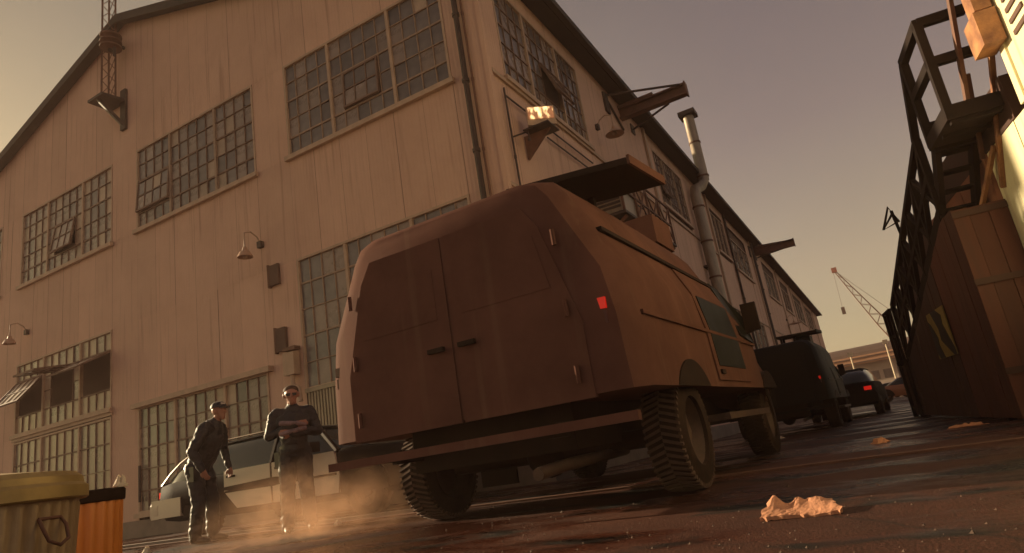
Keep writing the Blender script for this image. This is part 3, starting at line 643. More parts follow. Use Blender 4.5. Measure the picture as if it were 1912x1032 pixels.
def make_van(name, label, loc, rz, paint, scale=1, group=None, tail=TAIL, top=1.07):
    t = thing(name, label, "van", loc, rz, group, scale=scale)
    W = dict(wb=1.44, wm=1.42, wt=top, z0=.80, zm=1.32)
    rings = [van_ring(0, **W, zt=2.42, ins=.20), van_ring(.05, **W, zt=2.47, ins=.09), van_ring(.20, **W, zt=2.51, ins=0), van_ring(1.5, **W, zt=2.53), van_ring(3.5, **W, zt=2.51), van_ring(3.75, **W, zt=2.43)]
    W2 = dict(W); W2.update(wt=.98)
    rings += [van_ring(4.35, **W2, zt=1.98), van_ring(4.75, wb=1.36, wm=1.34, wt=1.04, z0=.66, zm=1.2, zt=1.62), van_ring(5.5, wb=1.28, wm=1.28, wt=1.02, z0=.62, zm=1.05, zt=1.40), van_ring(5.78, wb=1.10, wm=1.12, wt=.95, z0=.62, zm=.95, zt=1.24)]
    m_ = MB(); m_.loft(rings); m_.build("body", paint, t, 32)
    # rear doors
    for s in (-1, 1):
        d = MB(); q = [(s * .012, .78), (s * 1.10, .78), (s * 1.10, 1.32), (s * .88, 2.08), (s * .76, 2.26), (s * .012, 2.26)]
        d.loft([[(a, .015, b_) for a, b_ in q], [(a * .995 + s * .001, -.012, b_) for a, b_ in q]]); do = d.build("rear_door", paint, t)
        d = MB(); q = [(s * .12, 1.60), (s * .90, 1.60), (s * .82, 2.02), (s * .12, 2.02)]
        d.loft([[(a, -.011, b_) for a, b_ in q], [(a, -.016, b_) for a, b_ in q]]); d.build("window_cover", paint, do)
        MB().box(min(s * .07, s * .22), max(s * .07, s * .22), -.065, -.03, 1.34, 1.375).build("handle", BLACK, do)
        for z in (.95, 1.42, 1.95): MB().cyl((s * 1.0, -.035, z - .06), (s * 1.0, -.035, z + .06), .018, n=8).build("hinge", paint, do)
        lm = MB(); lm.box(s * 1.225 - .055, s * 1.225 + .055, .01, .14, 1.36, 1.44); lm.build("tail_light", tail if s > 0 else TAILX, t)
        MB().box(s * 1.225 - .05, s * 1.225 + .05, .015, .14, 1.26, 1.345).build("indicator_light", TAILX, t)
        MB().bar((s * 1.23, .3, 2.02), (s * 1.23, 3.6, 2.02), .05, .03).build("rain_gutter", BLACK, t)
        MB().bar((s * 1.425, .3, 1.33), (s * 1.425, 4.4, 1.33), .03, .03).build("rub_rail", paint, t)
        MB().box(min(s * 1.1, s * 1.50), max(s * 1.1, s * 1.50), 1.95, 3.95, .50, .56).build("running_board", HUB, t)
        # cab door and windows
        d = MB(); q = [(2.1, .86), (3.55, .86), (3.55, 1.35), (3.55, 1.72), (3.55, 2.0), (2.1, 2.0), (2.1, 1.72), (2.1, 1.35)]
        def sx(z): return 1.44 - (z - .80) * .04 if z < 1.32 else (1.42 - (z - 1.32) * .136 if z < 1.68 else 1.37 - (z - 1.68) * .45)
        d.loft([[(s * (sx(b_) - .03), a, b_) for a, b_ in q], [(s * (sx(b_) + .016), a, b_) for a, b_ in q]]); cd_ = d.build("side_door", paint, t)
        d = MB(); q = [(2.22, 1.00), (3.42, 1.00), (3.42, 1.35), (3.42, 1.70), (2.22, 1.70), (2.22, 1.35)]
        d.loft([[(s * (sx(b_) + .012), a, b_) for a, b_ in q], [(s * (sx(b_) + .022), a, b_) for a, b_ in q]]); d.build("door_window", VANGL, cd_)
        MB().box(min(s * 1.43, s * 1.47), max(s * 1.43, s * 1.47), 2.2, 2.34, .92, .96).build("handle", BLACK, cd_)
        d = MB(); q = [(3.75, 1.42), (4.45, 1.35), (4.40, 1.70), (4.0, 2.05), (3.75, 2.10)]
        d.loft([[(s * (sx(b_) - .12), a, b_) for a, b_ in q], [(s * (sx(b_) + .02), a, b_) for a, b_ in q]]); d.build("cab_window", VANGL, t)
        MB().tube([(s * 1.2, 4.3, 1.45), (s * 1.48, 4.35, 1.5), (s * 1.48, 4.35, 1.75)], .018, 6).build("mirror_arm", BLACK, t)
        MB().box(s * 1.48 - .09, s * 1.48 + .09, 4.32, 4.38, 1.5, 1.85).build("mirror", BLACK, t)
        # fenders, lamps, mud flaps
        for yc, nm in ((1.25, "rear_fender"), (4.75, "front_fender")):
            f_ = MB(); pl_ = [(yc - .60 * math.cos(R(37.5 + 105 * k / 12)), .46 + .56 * math.sin(R(37.5 + 105 * k / 12))) for k in range(13)]
            f_.loft([[(s * 1.05, a, b_) for a, b_ in pl_], [(s * 1.448, a, b_) for a, b_ in pl_]]); f_.build("wheel_arch", BLACK, t)
        MB().box(min(s * .8, s * 1.25), max(s * .8, s * 1.25), 2.0, 2.02, .2, .68).build("mud_flap", BLACK, t)
    ws = MB(); ws.hexa([(-.86, 4.50, 1.72), (.86, 4.50, 1.72), (.86, 4.46, 1.70), (-.86, 4.46, 1.70), (-.80, 3.90, 2.42), (.80, 3.90, 2.42), (.80, 3.86, 2.40), (-.80, 3.86, 2.40)]); ws.build("windscreen", AUTOGL, t)
    MB().box(-1.38, 1.38, -.06, .0, .585, .65).build("rear_bumper", paint, t)
    for x in (-.7, .7): MB().box(x - .04, x + .04, .0, .4, .56, .66).build("bumper_bracket", BLACK, t)
    MB().box(-.75, .75, .3, 5.7, .46, .84).build("chassis", BLACK, t)
    MB().cyl((-1.0, 1.25, .46), (1.0, 1.25, .46), .08).build("rear_axle", BLACK, t); MB().sphere((0, 1.25, .44), .2, 8).build("differential", BLACK, t, 60)
    MB().tube([(.6, 1.6, .38), (.62, .2, .36), (.62, -.12, .34)], .045, 8).build("exhaust_pipe", HUB, t, 60)
    MB().box(-1.2, 1.2, 5.7, 5.95, .5, .72).build("front_bumper", BLACK, t)
    for s in (-1, 1):
        wheel(t, s * 1.22, 1.25, .46, .31, s, rib_mat=DUSTR if scale == 1 else RUB); wheel(t, s * 1.22, 4.75, .46, .28, s, steer=0, rib_mat=RUB)
    # roof gear: a wide board on short legs overhanging the right side, and a box
    rb = MB(); rb.hexa([(.3, .70, 2.72), (1.36, .95, 2.72), (1.43, 1.72, 2.72), (.3, 1.5, 2.72), (.3, .70, 2.78), (1.36, .95, 2.78), (1.43, 1.72, 2.78), (.3, 1.5, 2.78)]); rb.build("roof_board", BLACK, t)
    rb = MB(); rb.hexa([(1.365, .95, 2.715), (1.39, .95, 2.715), (1.46, 1.72, 2.715), (1.435, 1.72, 2.715), (1.365, .95, 2.80), (1.39, .95, 2.80), (1.46, 1.72, 2.80), (1.435, 1.72, 2.80)]); rb.build("board_edge", paint, t)
    for x, y in ((.4, .9), (.75, 1.0), (.8, 1.45), (.4, 1.4)): MB().box(x - .03, x + .03, y - .03, y + .03, 2.5, 2.72).build("board_leg", BLACK, t)
    MB().box(.55, .98, 2.75, 3.4, 2.5, 2.83).build("roof_box", paint, t)
    return t
make_van("assault_van", "large maroon-brown van seen from behind, rounding the warehouse corner", (-2.79, 4.22, 0), R(-1.0), BODY)
make_van("escort_van", "black van with roof board, half hidden beyond the big brown van", (-2.02, 14.6, 0), R(-2), BODY2, .73, top=1.27)

# ------------------------------------------------------------------ cars
WHITEP = mat("white_door_paint", (0.62, 0.50, 0.40), .35, var=.05, nscale=2, coat=.3)
BLACKP = mat("black_car_paint", (0.016, 0.011, 0.010), .75, var=.08, nscale=2, spec=.03)
CHROME = mat("dull_chrome", (0.55, 0.45, 0.36), .22, .9, var=.08)
TAILD = mat("tail_lamp_red", (0.55, 0.02, 0.015), .2, var=.1, emit=(1, .02, .015, .35))
def make_car(name, label, loc, rz, paint, doors, bumper, cat="car", L_=5.6, W_=.93, H=1.38, group=None, simple=False, tail=TAILD):
    """local: y forward, rear at 0"""
    t = thing(name, label, cat, loc, rz, group)
    def ring(y, wb, wt, z0, z1):
        h = [(wb - .10, z0), (wb, z0 + .14), (wt + .02, z0 + (z1 - z0) * .62), (wt - .01, z1 - .06), (wt - .08, z1)]
        return [(a, y, b_) for a, b_ in h] + [(-a, y, b_) for a, b_ in reversed(h)]
    k = L_ / 5.6
    m_ = MB(); m_.loft([ring(.0, W_ - .1, W_ - .14, .42, .86), ring(.10, W_ - .03, W_ - .05, .32, .91), ring(.5 * k, W_, W_ - .01, .28, .93), ring(2.8 * k, W_, W_, .26, .93), ring(4.2 * k, W_, W_ - .02, .27, .94), ring(5.0 * k, W_ - .03, W_ - .06, .29, .86), ring(5.45 * k, W_ - .08, W_ - .13, .36, .74), ring(L_, W_ - .2, W_ - .25, .44, .66)])
    m_.build("body", paint, t, 40)
    def gring(y, w, z0, z1):
        h = [(w, z0), (w - .06, z0 + (z1 - z0) * .5), (w - .15, z1 - .05 * (z1 > z0 + .2)), (w - .24, z1)]
        return [(a, y, b_) for a, b_ in h] + [(-a, y, b_) for a, b_ in reversed(h)]
    zt = H - .03
    gh = MB(); gh.loft([gring(.10 * k, W_ - .12, .86, .92), gring(.26 * k, W_ - .08, .88, 1.06), gring(.48 * k, W_ - .06, .89, 1.21), gring(.80 * k, W_ - .05, .90, zt - .05), gring(1.2 * k, W_ - .04, .90, zt), gring(3.0 * k, W_ - .04, .90, zt), gring(3.35 * k, W_ - .04, .90, zt - .05), gring(4.15 * k, W_ - .08, .88, .95)])
    gh.build("glasshouse", AUTOGL, t, 40)
    rf_ = MB(); rf_.loft([[(a, y, z) for a, z in ((W_ - .21, b0), (W_ - .30, b0 + .035), (-(W_ - .30), b0 + .035), (-(W_ - .21), b0))] for y, b0 in ((.78 * k, zt - .065), (1.2 * k, zt - .01), (2.2 * k, zt + .0), (3.0 * k, zt - .01), (3.38 * k, zt - .07))]); rf_.build("roof", paint, t, 40)
    for s in (-1, 1):
        if not simple:
            # the hatch rim, pillars and doors
            pts = [(s * (W_ - .10), .06 * k, .88), (s * (W_ - .135), .24 * k, 1.05), (s * (W_ - .17), .46 * k, 1.20), (s * (W_ - .215), .80 * k, zt - .02), (s * (W_ - .22), 1.25 * k, zt + .02)]
            MB().tube(pts, .022, 6).build("hatch_rim", bumper, t, 60)
            for y0, y1, nm in ((1.72 * k, 2.72 * k, "rear_side_door"), (2.76 * k, 4.02 * k, "front_side_door")):
                d = MB(); q = [(y0 + (.28 if nm[0] == 'r' else 0), .36), (y1, .36), (y1 + (.03 if nm[0] == 'f' else 0), .60), (y1 - (.05 if nm[0] == 'f' else 0), .925), (y0, .925), (y0, .62)]
                d.loft([[(s * (W_ - .06), a, b_) for a, b_ in q], [(s * (W_ + (.014 if b_ < .8 else .012)), a, b_) for a, b_ in q]]); do = d.build(nm, doors, t)
                MB().box(min(s * (W_ + .014), s * (W_ + .035)), max(s * (W_ + .014), s * (W_ + .035)), y0 + .08, y0 + .26, .82, .85).build("handle", BLACK, do)
                MB().box(min(s * (W_ + .014), s * (W_ + .024)), max(s * (W_ + .014), s * (W_ + .024)), y0 + .02, y1 - .02, .60, .63).build("rub_strip", BLACK, do)
                MB().bar((s * (W_ - .02), y1, .92), (s * (W_ - .20), y1 - (.0 if nm[0] == 'r' else .55), zt - .02), .05).build("pillar", BLACK, t)
            MB().box(s * (W_ + .1) - .1, s * (W_ + .1) + .1, 3.62 * k, 3.72 * k, .95, 1.09).build("mirror", BLACK, t)
        lm = MB(); lm.box(min(s * .66, s * .84), max(s * .66, s * .84), -.012, .09, .68, .78); lm.build("tail_light", tail, t)
        MB().box(min(s * .45, s * .72), max(s * .45, s * .72), L_ - .05, L_ + .01, .5, .62).build("headlight", GLASS[2], t)
        for yw in (1.15 * k, 4.45 * k): wheel(t, s * (W_ - .10), yw, .335, .21, s, lugs=24)
        for yw in (1.15 * k, 4.45 * k):
            a_ = MB(); pl_ = [(yw - .43 * math.cos(math.pi * j / 10), .335 + .43 * math.sin(math.pi * j / 10)) for j in range(11)]; a_.loft([[(s * (W_ - .3), a, b_) for a, b_ in pl_], [(s * (W_ + .005), a, b_) for a, b_ in pl_]]); a_.build("wheel_arch", BLACK, t)
    rb = MB(); rb.loft([[(a, y, z) for a, z in ((W_ + .0 - i, .36), (W_ + .02 - i, .42), (W_ + .02 - i, .58), (W_ - .02 - i, .64), (-(W_ - .02 - i), .64), (-(W_ + .02 - i), .58), (-(W_ + .02 - i), .42), (-(W_ - i), .36))] for y, i in ((-.14, .08), (-.10, 0), (.12, -.005))]); rb.build("rear_bumper", bumper, t, 30)
    MB().box(-(W_ - .06), W_ - .06, L_ - .1, L_ + .08, .36, .56).build("front_bumper", bumper, t)
    if not simple:
        for s in (-1, 1): MB().tube([(s * (W_ - .30), .9, zt + .06), (s * (W_ - .30), 2.9, zt + .06)], .016, 6).build("roof_rail", CHROME, t)
        for s in (-1, 1):
            q = MB(); q.box(min(s * (W_ - .04), s * (W_ + .022)), max(s * (W_ - .04), s * (W_ + .022)), -.05, .70, .37, .66); q.build("quarter_panel", bumper, t)
    return t
# police estate parked along the gable wall, nose to the right
make_car("patrol_car", "black and white patrol estate car parked behind the two officers", (-10.92, 7.92, 0), R(-90), BLACKP, WHITEP, WHITEP, L_=5.75, H=1.40)
make_car("dark_sedan", "dark car with one red tail light at the end of the alley", (-1.2, 20.2, 0), R(-3), BLACKP, BLACKP, BLACKP, L_=4.6, H=1.32, simple=True, tail=TAILB)

# ------------------------------------------------------------------ people
SKIN = mat("skin", (0.42, 0.19, 0.12), .55, var=.06, nscale=20)
NAVY = mat("dark_navy_uniform", (0.020, 0.015, 0.016), .6, var=.2, nscale=9, bump=.9, bscale=9, spec=.55)
NAVY.node_tree.nodes["Principled BSDF"].inputs["Sheen Weight"].default_value = 0.22; NAVY.node_tree.nodes["Principled BSDF"].inputs["Sheen Roughness"].default_value = .25
SHOE = mat("black_leather", (0.012, 0.010, 0.010), .35, var=.1)
HAIR = mat("short_fair_hair", (0.10, 0.05, 0.025), .8, var=.2, nscale=40, bump=.4)
PATCH = mat("woven_patch", (0.22, 0.09, 0.07), .8, var=.3, nscale=30)
STRIPE = mat("mauve_reflective_panel", (0.30, 0.20, 0.21), .5, var=.3, nscale=14)
WHITEC = mat("white_stitching", (0.6, 0.5, 0.42), .8, var=.1)
def human_body(chains, name, parent, voxel=.0085):
    """chains: lists of (point, radius, material index) joined into ONE remeshed surface"""
    mb = MB(); segs = []
    for ch in chains:
        for (p, r, mi), (q, r2, mi2) in zip(ch[:-1], ch[1:]):
            p, q = Vector(p), Vector(q); d = q - p; n = max(2, int(d.length / (min(r, r2) * .5)) + 1); segs.append((p, q, r, r2, mi2))
            mb.tube([p, q], [r, r2], 12)
            for c, rr in ((p, r), (q, r2)): mb.sphere(c, rr, 6)
    me = mb.mesh(name + "_raw", NAVY); ob = bpy.data.objects.new("raw", me); COL.link(ob)
    import bmesh
    bm = bmesh.new(); bm.from_mesh(me); bmesh.ops.recalc_face_normals(bm, faces=bm.faces); bm.to_mesh(me); bm.free()
    md = ob.modifiers.new("r", 'REMESH'); md.mode = 'VOXEL'; md.voxel_size = voxel
    sm = ob.modifiers.new("s", 'SMOOTH'); sm.factor = .5; sm.iterations = 4
    dg = bpy.context.evaluated_depsgraph_get(); me2 = bpy.data.meshes.new_from_object(ob.evaluated_get(dg))
    bpy.data.objects.remove(ob)
    me2.materials.clear()
    for mm in (NAVY, SKIN, SHOE): me2.materials.append(mm)
    idx = []
    for p in me2.polygons:
        c = Vector(p.center); best = 1e9; bi = 0
        for a, b_, r, r2, mi in segs:
            d = b_ - a; l2 = d.length_squared; tt = max(0, min(1, (c - a).dot(d) / l2)) if l2 else 0
            dist = (c - (a + d * tt)).length - (r + (r2 - r) * tt)
            if dist < best: best = dist; bi = mi
        idx.append(bi)
    from mathutils import noise
    cloth = set()
    for p, i_ in zip(me2.polygons, idx):
        if i_ == 0: cloth.update(p.vertices)
    cos = [v.co.copy() for v in me2.vertices]; nrm = [v.vector.copy() for v in me2.vertex_normals]
    for i_ in cloth:                                        # folds in the cloth
        c = cos[i_]; k_ = noise.noise(Vector((c.x * 9, c.y * 9, c.z * 15))) * .014 + noise.noise(Vector((c.x * 22 + 5, c.y * 22, c.z * 34))) * .006
        cos[i_] = c + nrm[i_] * k_
    me2.vertices.foreach_set("co", [f_ for c in cos for f_ in c])
    me2.polygons.foreach_set("material_index", idx); me2.shade_smooth()
    o = bpy.data.objects.new("body", me2); COL.link(o); o.parent = parent
    return o
def head_chains(c, f, up=Vector((0, 0, 1)), neck=None):
    """c centre of the skull, f facing unit vector"""
    f = Vector(f).normalized(); sd = f.cross(up).normalized(); c = Vector(c); S = 1
    return [[(neck, .056, 1), (c - up * .07 - f * .01, .058, 1)],
            [(c + up * .030 - f * .020, .090, 1), (c + up * .015 + f * .022, .082, 1)],
            [(c - up * .035 + f * .028, .064, 1), (c - up * .085 + f * .058, .038, 1)],
            [(c + up * .02 + f * .095, .012, 1), (c - up * .022 + f * .118, .017, 1)],
            [(c - up * .055 + f * .088 - sd * .018, .010, 1), (c - up * .055 + f * .088 + sd * .018, .010, 1)],
            [(c - up * .01 - sd * .088, .018, 1), (c + up * .022 - sd * .092 - f * .008, .020, 1)], [(c - up * .01 + sd * .088, .018, 1), (c + up * .022 + sd * .092 - f * .008, .020, 1)]]
def hand_chains(wr, d, palm_n, curl=.5, s=1):
    """wr wrist, d direction of the hand, palm_n normal of the palm (fingers curl towards it), s=+1/-1 thumb side"""
    wr, d, n = Vector(wr), Vector(d).normalized(), Vector(palm_n).normalized(); sd = d.cross(n).normalized() * s
    out = [[(wr, .027, 1), (wr + d * .05, .030, 1)], [(wr + d * .035 - sd * .022, .018, 1), (wr + d * .085 - sd * .026, .016, 1)], [(wr + d * .035 + sd * .022, .018, 1), (wr + d * .088 + sd * .026, .016, 1)]]
    for k, L_ in enumerate((.068, .078, .073, .058)):
        b = wr + d * .088 + sd * (.030 - .020 * k); p1 = b + d * L_ * .5 + n * L_ * .18 * curl; p2 = p1 + d * L_ * .3 + n * L_ * .42 * curl; p3 = p2 + d * L_ * .1 + n * L_ * .4 * curl
        out.append([(b, .010, 1), (p1, .0095, 1), (p2, .0088, 1), (p3, .0078, 1)])
    b = wr + d * .03 + sd * .028; out.append([(b, .014, 1), (b + d * .03 + sd * .028 + n * .012, .012, 1), (b + d * .062 + sd * .034 + n * .03, .010, 1)])
    return out
V_ = Vector
# officer leaning forward, facing right, cap on
t = thing("person", "person in dark uniform and black cap standing side-on beside the patrol car's rear wheel", "person", (-8.26, 6.05, 0))
fw = V_((.93, .36, 0)).normalized(); rt = V_((fw.y, -fw.x, 0))          # his right hand side is towards the camera
def B(f, r, z): return fw * f + rt * r + V_((0, 0, z))
ch = [[(B(-.14, 0, .99), .165, 0), (B(-.05, 0, 1.15), .185, 0), (B(.03, 0, 1.34), .200, 0), (B(.09, 0, 1.48), .140, 0)],
      [(B(-.14, .09, .95), .135, 0), (B(-.10, .10, .82), .115, 0)], [(B(-.14, -.09, .95), .135, 0), (B(-.06, -.1, .82), .115, 0)],
      [(B(.09, -.18, 1.475), .095, 0), (B(.09, .18, 1.475), .095, 0)],
      [(B(.12, 0, 1.50), .07, 0), (B(.15, 0, 1.58), .062, 0)]]
hp = B(.20, .0, 1.69)
ch += head_chains(hp, fw * .97 + rt * .22, neck=B(.14, 0, 1.57))
for s, knee, ank in ((1, B(-.06, .12, .53), B(-.13, .13, .10)), (-1, B(-.02, -.12, .52), B(-.04, -.13, .10))):
    ch += [[(B(-.12, s * .10, .90), .125, 0), (knee, .095, 0), (knee.lerp(ank, .35), .092, 0), (ank + V_((0, 0, .0)), .082, 0)], [(ank + V_((0, 0, -.045)), .048, 2), (ank + fw * .10 + V_((0, 0, -.055)), .045, 2), (ank + fw * .19 + V_((0, 0, -.065)), .034, 2)]]
# right arm bent towards the belt, left arm hanging forward
el, wr = B(-.01, .32, 1.18), B(.10, .29, .94)
ch += [[(B(.09, .20, 1.46), .092, 0), (el, .070, 0), (wr, .052, 0)]] + hand_chains(wr, (wr - el), -rt, .7, -1)
el2, wr2 = B(.07, -.30, 1.18), B(.16, -.25, .94)
ch += [[(B(.09, -.20, 1.46), .088, 0), (el2, .058, 0), (wr2, .044, 0)]] + hand_chains(wr2, (wr2 - el2), rt, .7, 1)
human_body(ch, "person", t)
hf = (fw * .97 + rt * .22).normalized(); hr = V_((hf.y, -hf.x, 0))
cp = MB(); rings = []
for k in range(7):
    a = k / 6 * math.pi / 2; rings.append([hp + (hf * math.cos(2 * math.pi * j / 20) * 1.10 + hr * math.sin(2 * math.pi * j / 20)) * (.101 * math.cos(a) + .002) + V_((0, 0, .055 + .088 * math.sin(a) ** .8)) - hf * .01 for j in range(20)])
cp.loft(rings); cap = cp.build("cap", NAVY, t, 60)
bm_ = MB(); bm_.loft([[hp + hf * (.08 + .085 * math.cos(x)) + hr * (.085 * math.sin(x)) + V_((0, 0, z - .012 * abs(math.sin(x)))) for x in [math.pi * (j / 10 - .5) for j in range(11)]] for z in (.050, .062)]); bm_.build("cap_brim", NAVY, cap)
MB().box(-.004, .004, -.035, .035, -.012, .012).build("cap_lettering", WHITEC, cap).matrix_local = Matrix.Translation(hp + hf * .092 + hr * .02 + V_((0, 0, .10))) @ Matrix.Rotation(math.atan2(hf.y, hf.x), 4, 'Z') @ Matrix.Rotation(R(-18), 4, 'Y')
bl_ = MB(); bl_.loft([[B(-.145 + .175 * math.cos(a) - (z - .99) * -.5, .18 * math.sin(a), z) for a in [2 * math.pi * j / 20 for j in range(20)]] for z in (.985, 1.04)]); bl_.build("belt", SHOE, t, 40)
MB().box(-.05, .05, -.035, .035, -.13, .06).build("holster", SHOE, t).location = B(-.08, .20, .93)
MB().box(-.03, .03, -.02, .02, -.06, .05).build("radio", SHOE, t).location = B(-.24, .10, 1.02)
pt = MB(); pt.lathe([(.001, .004), (.034, .003), (.034, -.004), (.001, -.004)], 16); po = pt.build("shoulder_patch", PATCH, t); po.matrix_local = Matrix.Translation(B(.065, .300, 1.38)) @ Matrix.Rotation(math.atan2(rt.y, rt.x), 4, 'Z') @ Matrix.Rotation(R(80), 4, 'Y')
# officer standing with folded arms, facing the camera
t = thing("person", "bareheaded person in dark jacket and glasses standing with folded arms behind the dust", "person", (-6.50, 5.98, 0), scale=.97)
fw = V_((.74, -.67, 0)).normalized(); rt = V_((fw.y, -fw.x, 0))
ch = [[(B(0, 0, .99), .165, 0), (B(.01, 0, 1.15), .172, 0), (B(.02, 0, 1.34), .180, 0), (B(0, 0, 1.47), .120, 0)],
      [(B(0, -.08, .97), .125, 0), (B(0, .08, .97), .125, 0)], [(B(.0, -.20, 1.45), .092, 0), (B(.0, .20, 1.45), .092, 0)], [(B(.02, -.10, 1.34), .135, 0), (B(.02, .10, 1.34), .135, 0)]]
hp = B(.03, .0, 1.68); ch += head_chains(hp, fw, neck=B(.0, 0, 1.53))
for s in (1, -1):
    kn, an = B(.03 + .05 * (s > 0), s * .11, .53), B(-.02 + .09 * (s > 0), s * .14, .10)
    ch += [[(B(0, s * .09, .92), .122, 0), (kn, .095, 0), (kn.lerp(an, .35), .090, 0), (an + V_((0, 0, .0)), .082, 0)], [(an + V_((0, 0, -.045)), .048, 2), (an + fw * .10 + V_((0, 0, -.055)), .045, 2), (an + fw * .18 + V_((0, 0, -.065)), .034, 2)]]
    el = B(.06, s * .30, 1.19); wr = B(.21, s * -.02, 1.24 + .05 * s)
    ch += [[(B(0, s * .22, 1.44), .078, 0), (el, .060, 0), (wr, .046, 0)]] + hand_chains(wr, B(.0, s * -1, .12), -fw, .35, -s)
human_body(ch, "person", t)
hr_ = MB(); rings = []
for k in range(7):
    a = k / 6 * math.pi / 2; rings.append([hp - fw * .034 + (fw * math.cos(2 * math.pi * j / 20) * 1.04 + rt * math.sin(2 * math.pi * j / 20)) * (.095 * math.cos(a) + .002) + V_((0, 0, .062 - .065 * max(0, -math.cos(2 * math.pi * j / 20)) * math.cos(a) + .078 * math.sin(a) ** .8)) for j in range(20)])
hr_.loft(rings); hr_.build("hair", HAIR, t, 70)
gl = MB()
for s in (-1, 1): gl.hexa([hp + fw * .098 + rt * (s * .036 - .027) + V_((0, 0, -.012)), hp + fw * .098 + rt * (s * .036 + .027) + V_((0, 0, -.012)), hp + fw * .104 + rt * (s * .036 + .027) + V_((0, 0, -.012)), hp + fw * .104 + rt * (s * .036 - .027) + V_((0, 0, -.012)),
                           hp + fw * .098 + rt * (s * .036 - .027) + V_((0, 0, .024)), hp + fw * .098 + rt * (s * .036 + .027) + V_((0, 0, .024)), hp + fw * .106 + rt * (s * .036 + .027) + V_((0, 0, .024)), hp + fw * .106 + rt * (s * .036 - .027) + V_((0, 0, .024))])
gl.bar(hp + fw * .10 - rt * .065 + V_((0, 0, .018)), hp + fw * .0 - rt * .094 + V_((0, 0, .018)), .006); gl.bar(hp + fw * .10 + rt * .065 + V_((0, 0, .018)), hp + rt * .094 + V_((0, 0, .018)), .006); gl.build("glasses", SHOE, t)
for k, (dz, sgn) in enumerate(((1.30, 1), (1.22, -1))):
    sm_ = MB(); sm_.tube([B(.185, -.15, dz - .02 * sgn), B(.235, -.04, dz), B(.235, .06, dz + .015 * sgn), B(.19, .16, dz + .03 * sgn)], .03, 8); sm_.build("sleeve_panel", STRIPE, t, 60)
bl_ = MB(); bl_.loft([[B(.165 * math.cos(a), .185 * math.sin(a), z) for a in [2 * math.pi * j / 20 for j in range(20)]] for z in (1.0, 1.05)]); bl_.build("belt", SHOE, t, 40)
MB().box(-.045, .045, -.03, .03, -.15, .04).build("holster", SHOE, t).location = B(.0, .20, .95)

# ------------------------------------------------------------------ bins at the left edge
YLID = mat("yellow_zinc_lid", (0.50, 0.34, 0.13), .5, .3, var=.18, nscale=6)  # lid in a yellower tone than the can
ZINC = mat("stained_zinc_can", (0.46, 0.33, 0.20), .5, .3, var=.2, nscale=6, stretch=(1, 1, .4), bump=.15, col2=(.30, .195, .115))
t = thing("dustbin", "ribbed galvanised dustbin with yellow lid at the left edge", "bin", (-2.36, .93, 0), R(20))
def rb24(k, r, z): return (.004, .004, -.004, -.004)[k % 4] if .03 < z < .565 else 0
MB().lathe([(.245, 0), (.250, .03), (.252, .032), (.285, .56), (.287, .568), (.292, .60)], 176, rib=rb24).build("can", ZINC, t, 50)
MB().lathe([(.305, .575), (.312, .58), (.312, .612), (.300, .622), (.297, .640), (.28, .655), (.12, .672), (.001, .675), (.001, .66), (.27, .63), (.30, .60)], 48).build("lid", YLID, t, 35)
for a in (R(2), R(182)):
    c, s = math.cos(a), math.sin(a); tx, ty = -s, c
    pts = [((.27 + o) * c + u_ * .75 * tx, (.27 + o) * s + u_ * .75 * ty, .505 + z * .75) for u_, o, z in ((-.05, .015, .03), (-.055, .03, .0), (-.045, .045, -.05), (0, .05, -.07), (.045, .045, -.05), (.055, .03, .0), (.05, .015, .03), (-.05, .015, .03))]
    MB().tube(pts, .005, 8).build("handle", RUST, t, 60)
ORP = mat("orange_ribbed_plastic", (0.62, 0.20, 0.035), .5, var=.08, nscale=4); 
t = thing("orange_bin", "slim orange ribbed litter bin with dark rim behind the dustbin", "bin", (-3.04, 1.59, 0))
MB().lathe([(.165, 0), (.165, .02), (.168, .022), (.178, .575), (.178, .58)], 72, rib=lambda k, r, z: (.005 if k % 3 else -.006) if .02 < z < .578 else 0).build("bin_body", ORP, t, 50)
MB().lathe([(.186, .572), (.19, .576), (.192, .615), (.186, .622), (.165, .622), (.165, .56)], 48).build("rim", BLACK, t, 40)
PAPER = mat("sunlit_crumpled_paper", (0.75, 0.62, 0.45), .8, var=.08, nscale=12)
def crumple(name, label, cat, loc, size, seed, mm, group=None, flat=.4, rz=0):
    """a crushed sheet: jagged, faceted, closed and thick"""
    r = random.Random(seed); mb = MB(); n = 14; top = []; bot = []
    rad = [1 - .35 * r.random() * (k % 2) for k in range(n)]
    lev = [(1.0, 0), (1.03, .22), (.86, .45), (.62, .8), (.28, 1.0)]
    rings = []
    for q, (sc, z) in enumerate(lev):
        rings.append([(size[0] * rad[k] * sc * math.cos(2 * math.pi * k / n) * (1 + .14 * r.uniform(-1, 1)), size[1] * rad[k] * sc * math.sin(2 * math.pi * k / n) * (1 + .14 * r.uniform(-1, 1)), max(0, size[2] * z * (1 + .55 * r.uniform(-1, 1)))) for k in range(n)])
    mb.loft(rings); o = mb.build(name, mm); o.location = loc; o.rotation_euler.z = rz; return tag(o, label, cat, group)
crumple("paper_scrap", "bright crumpled paper scrap lying on top of the orange bin", "paper", (-2.915, 1.715, .622), (.035, .025, .036), 4, PAPER)
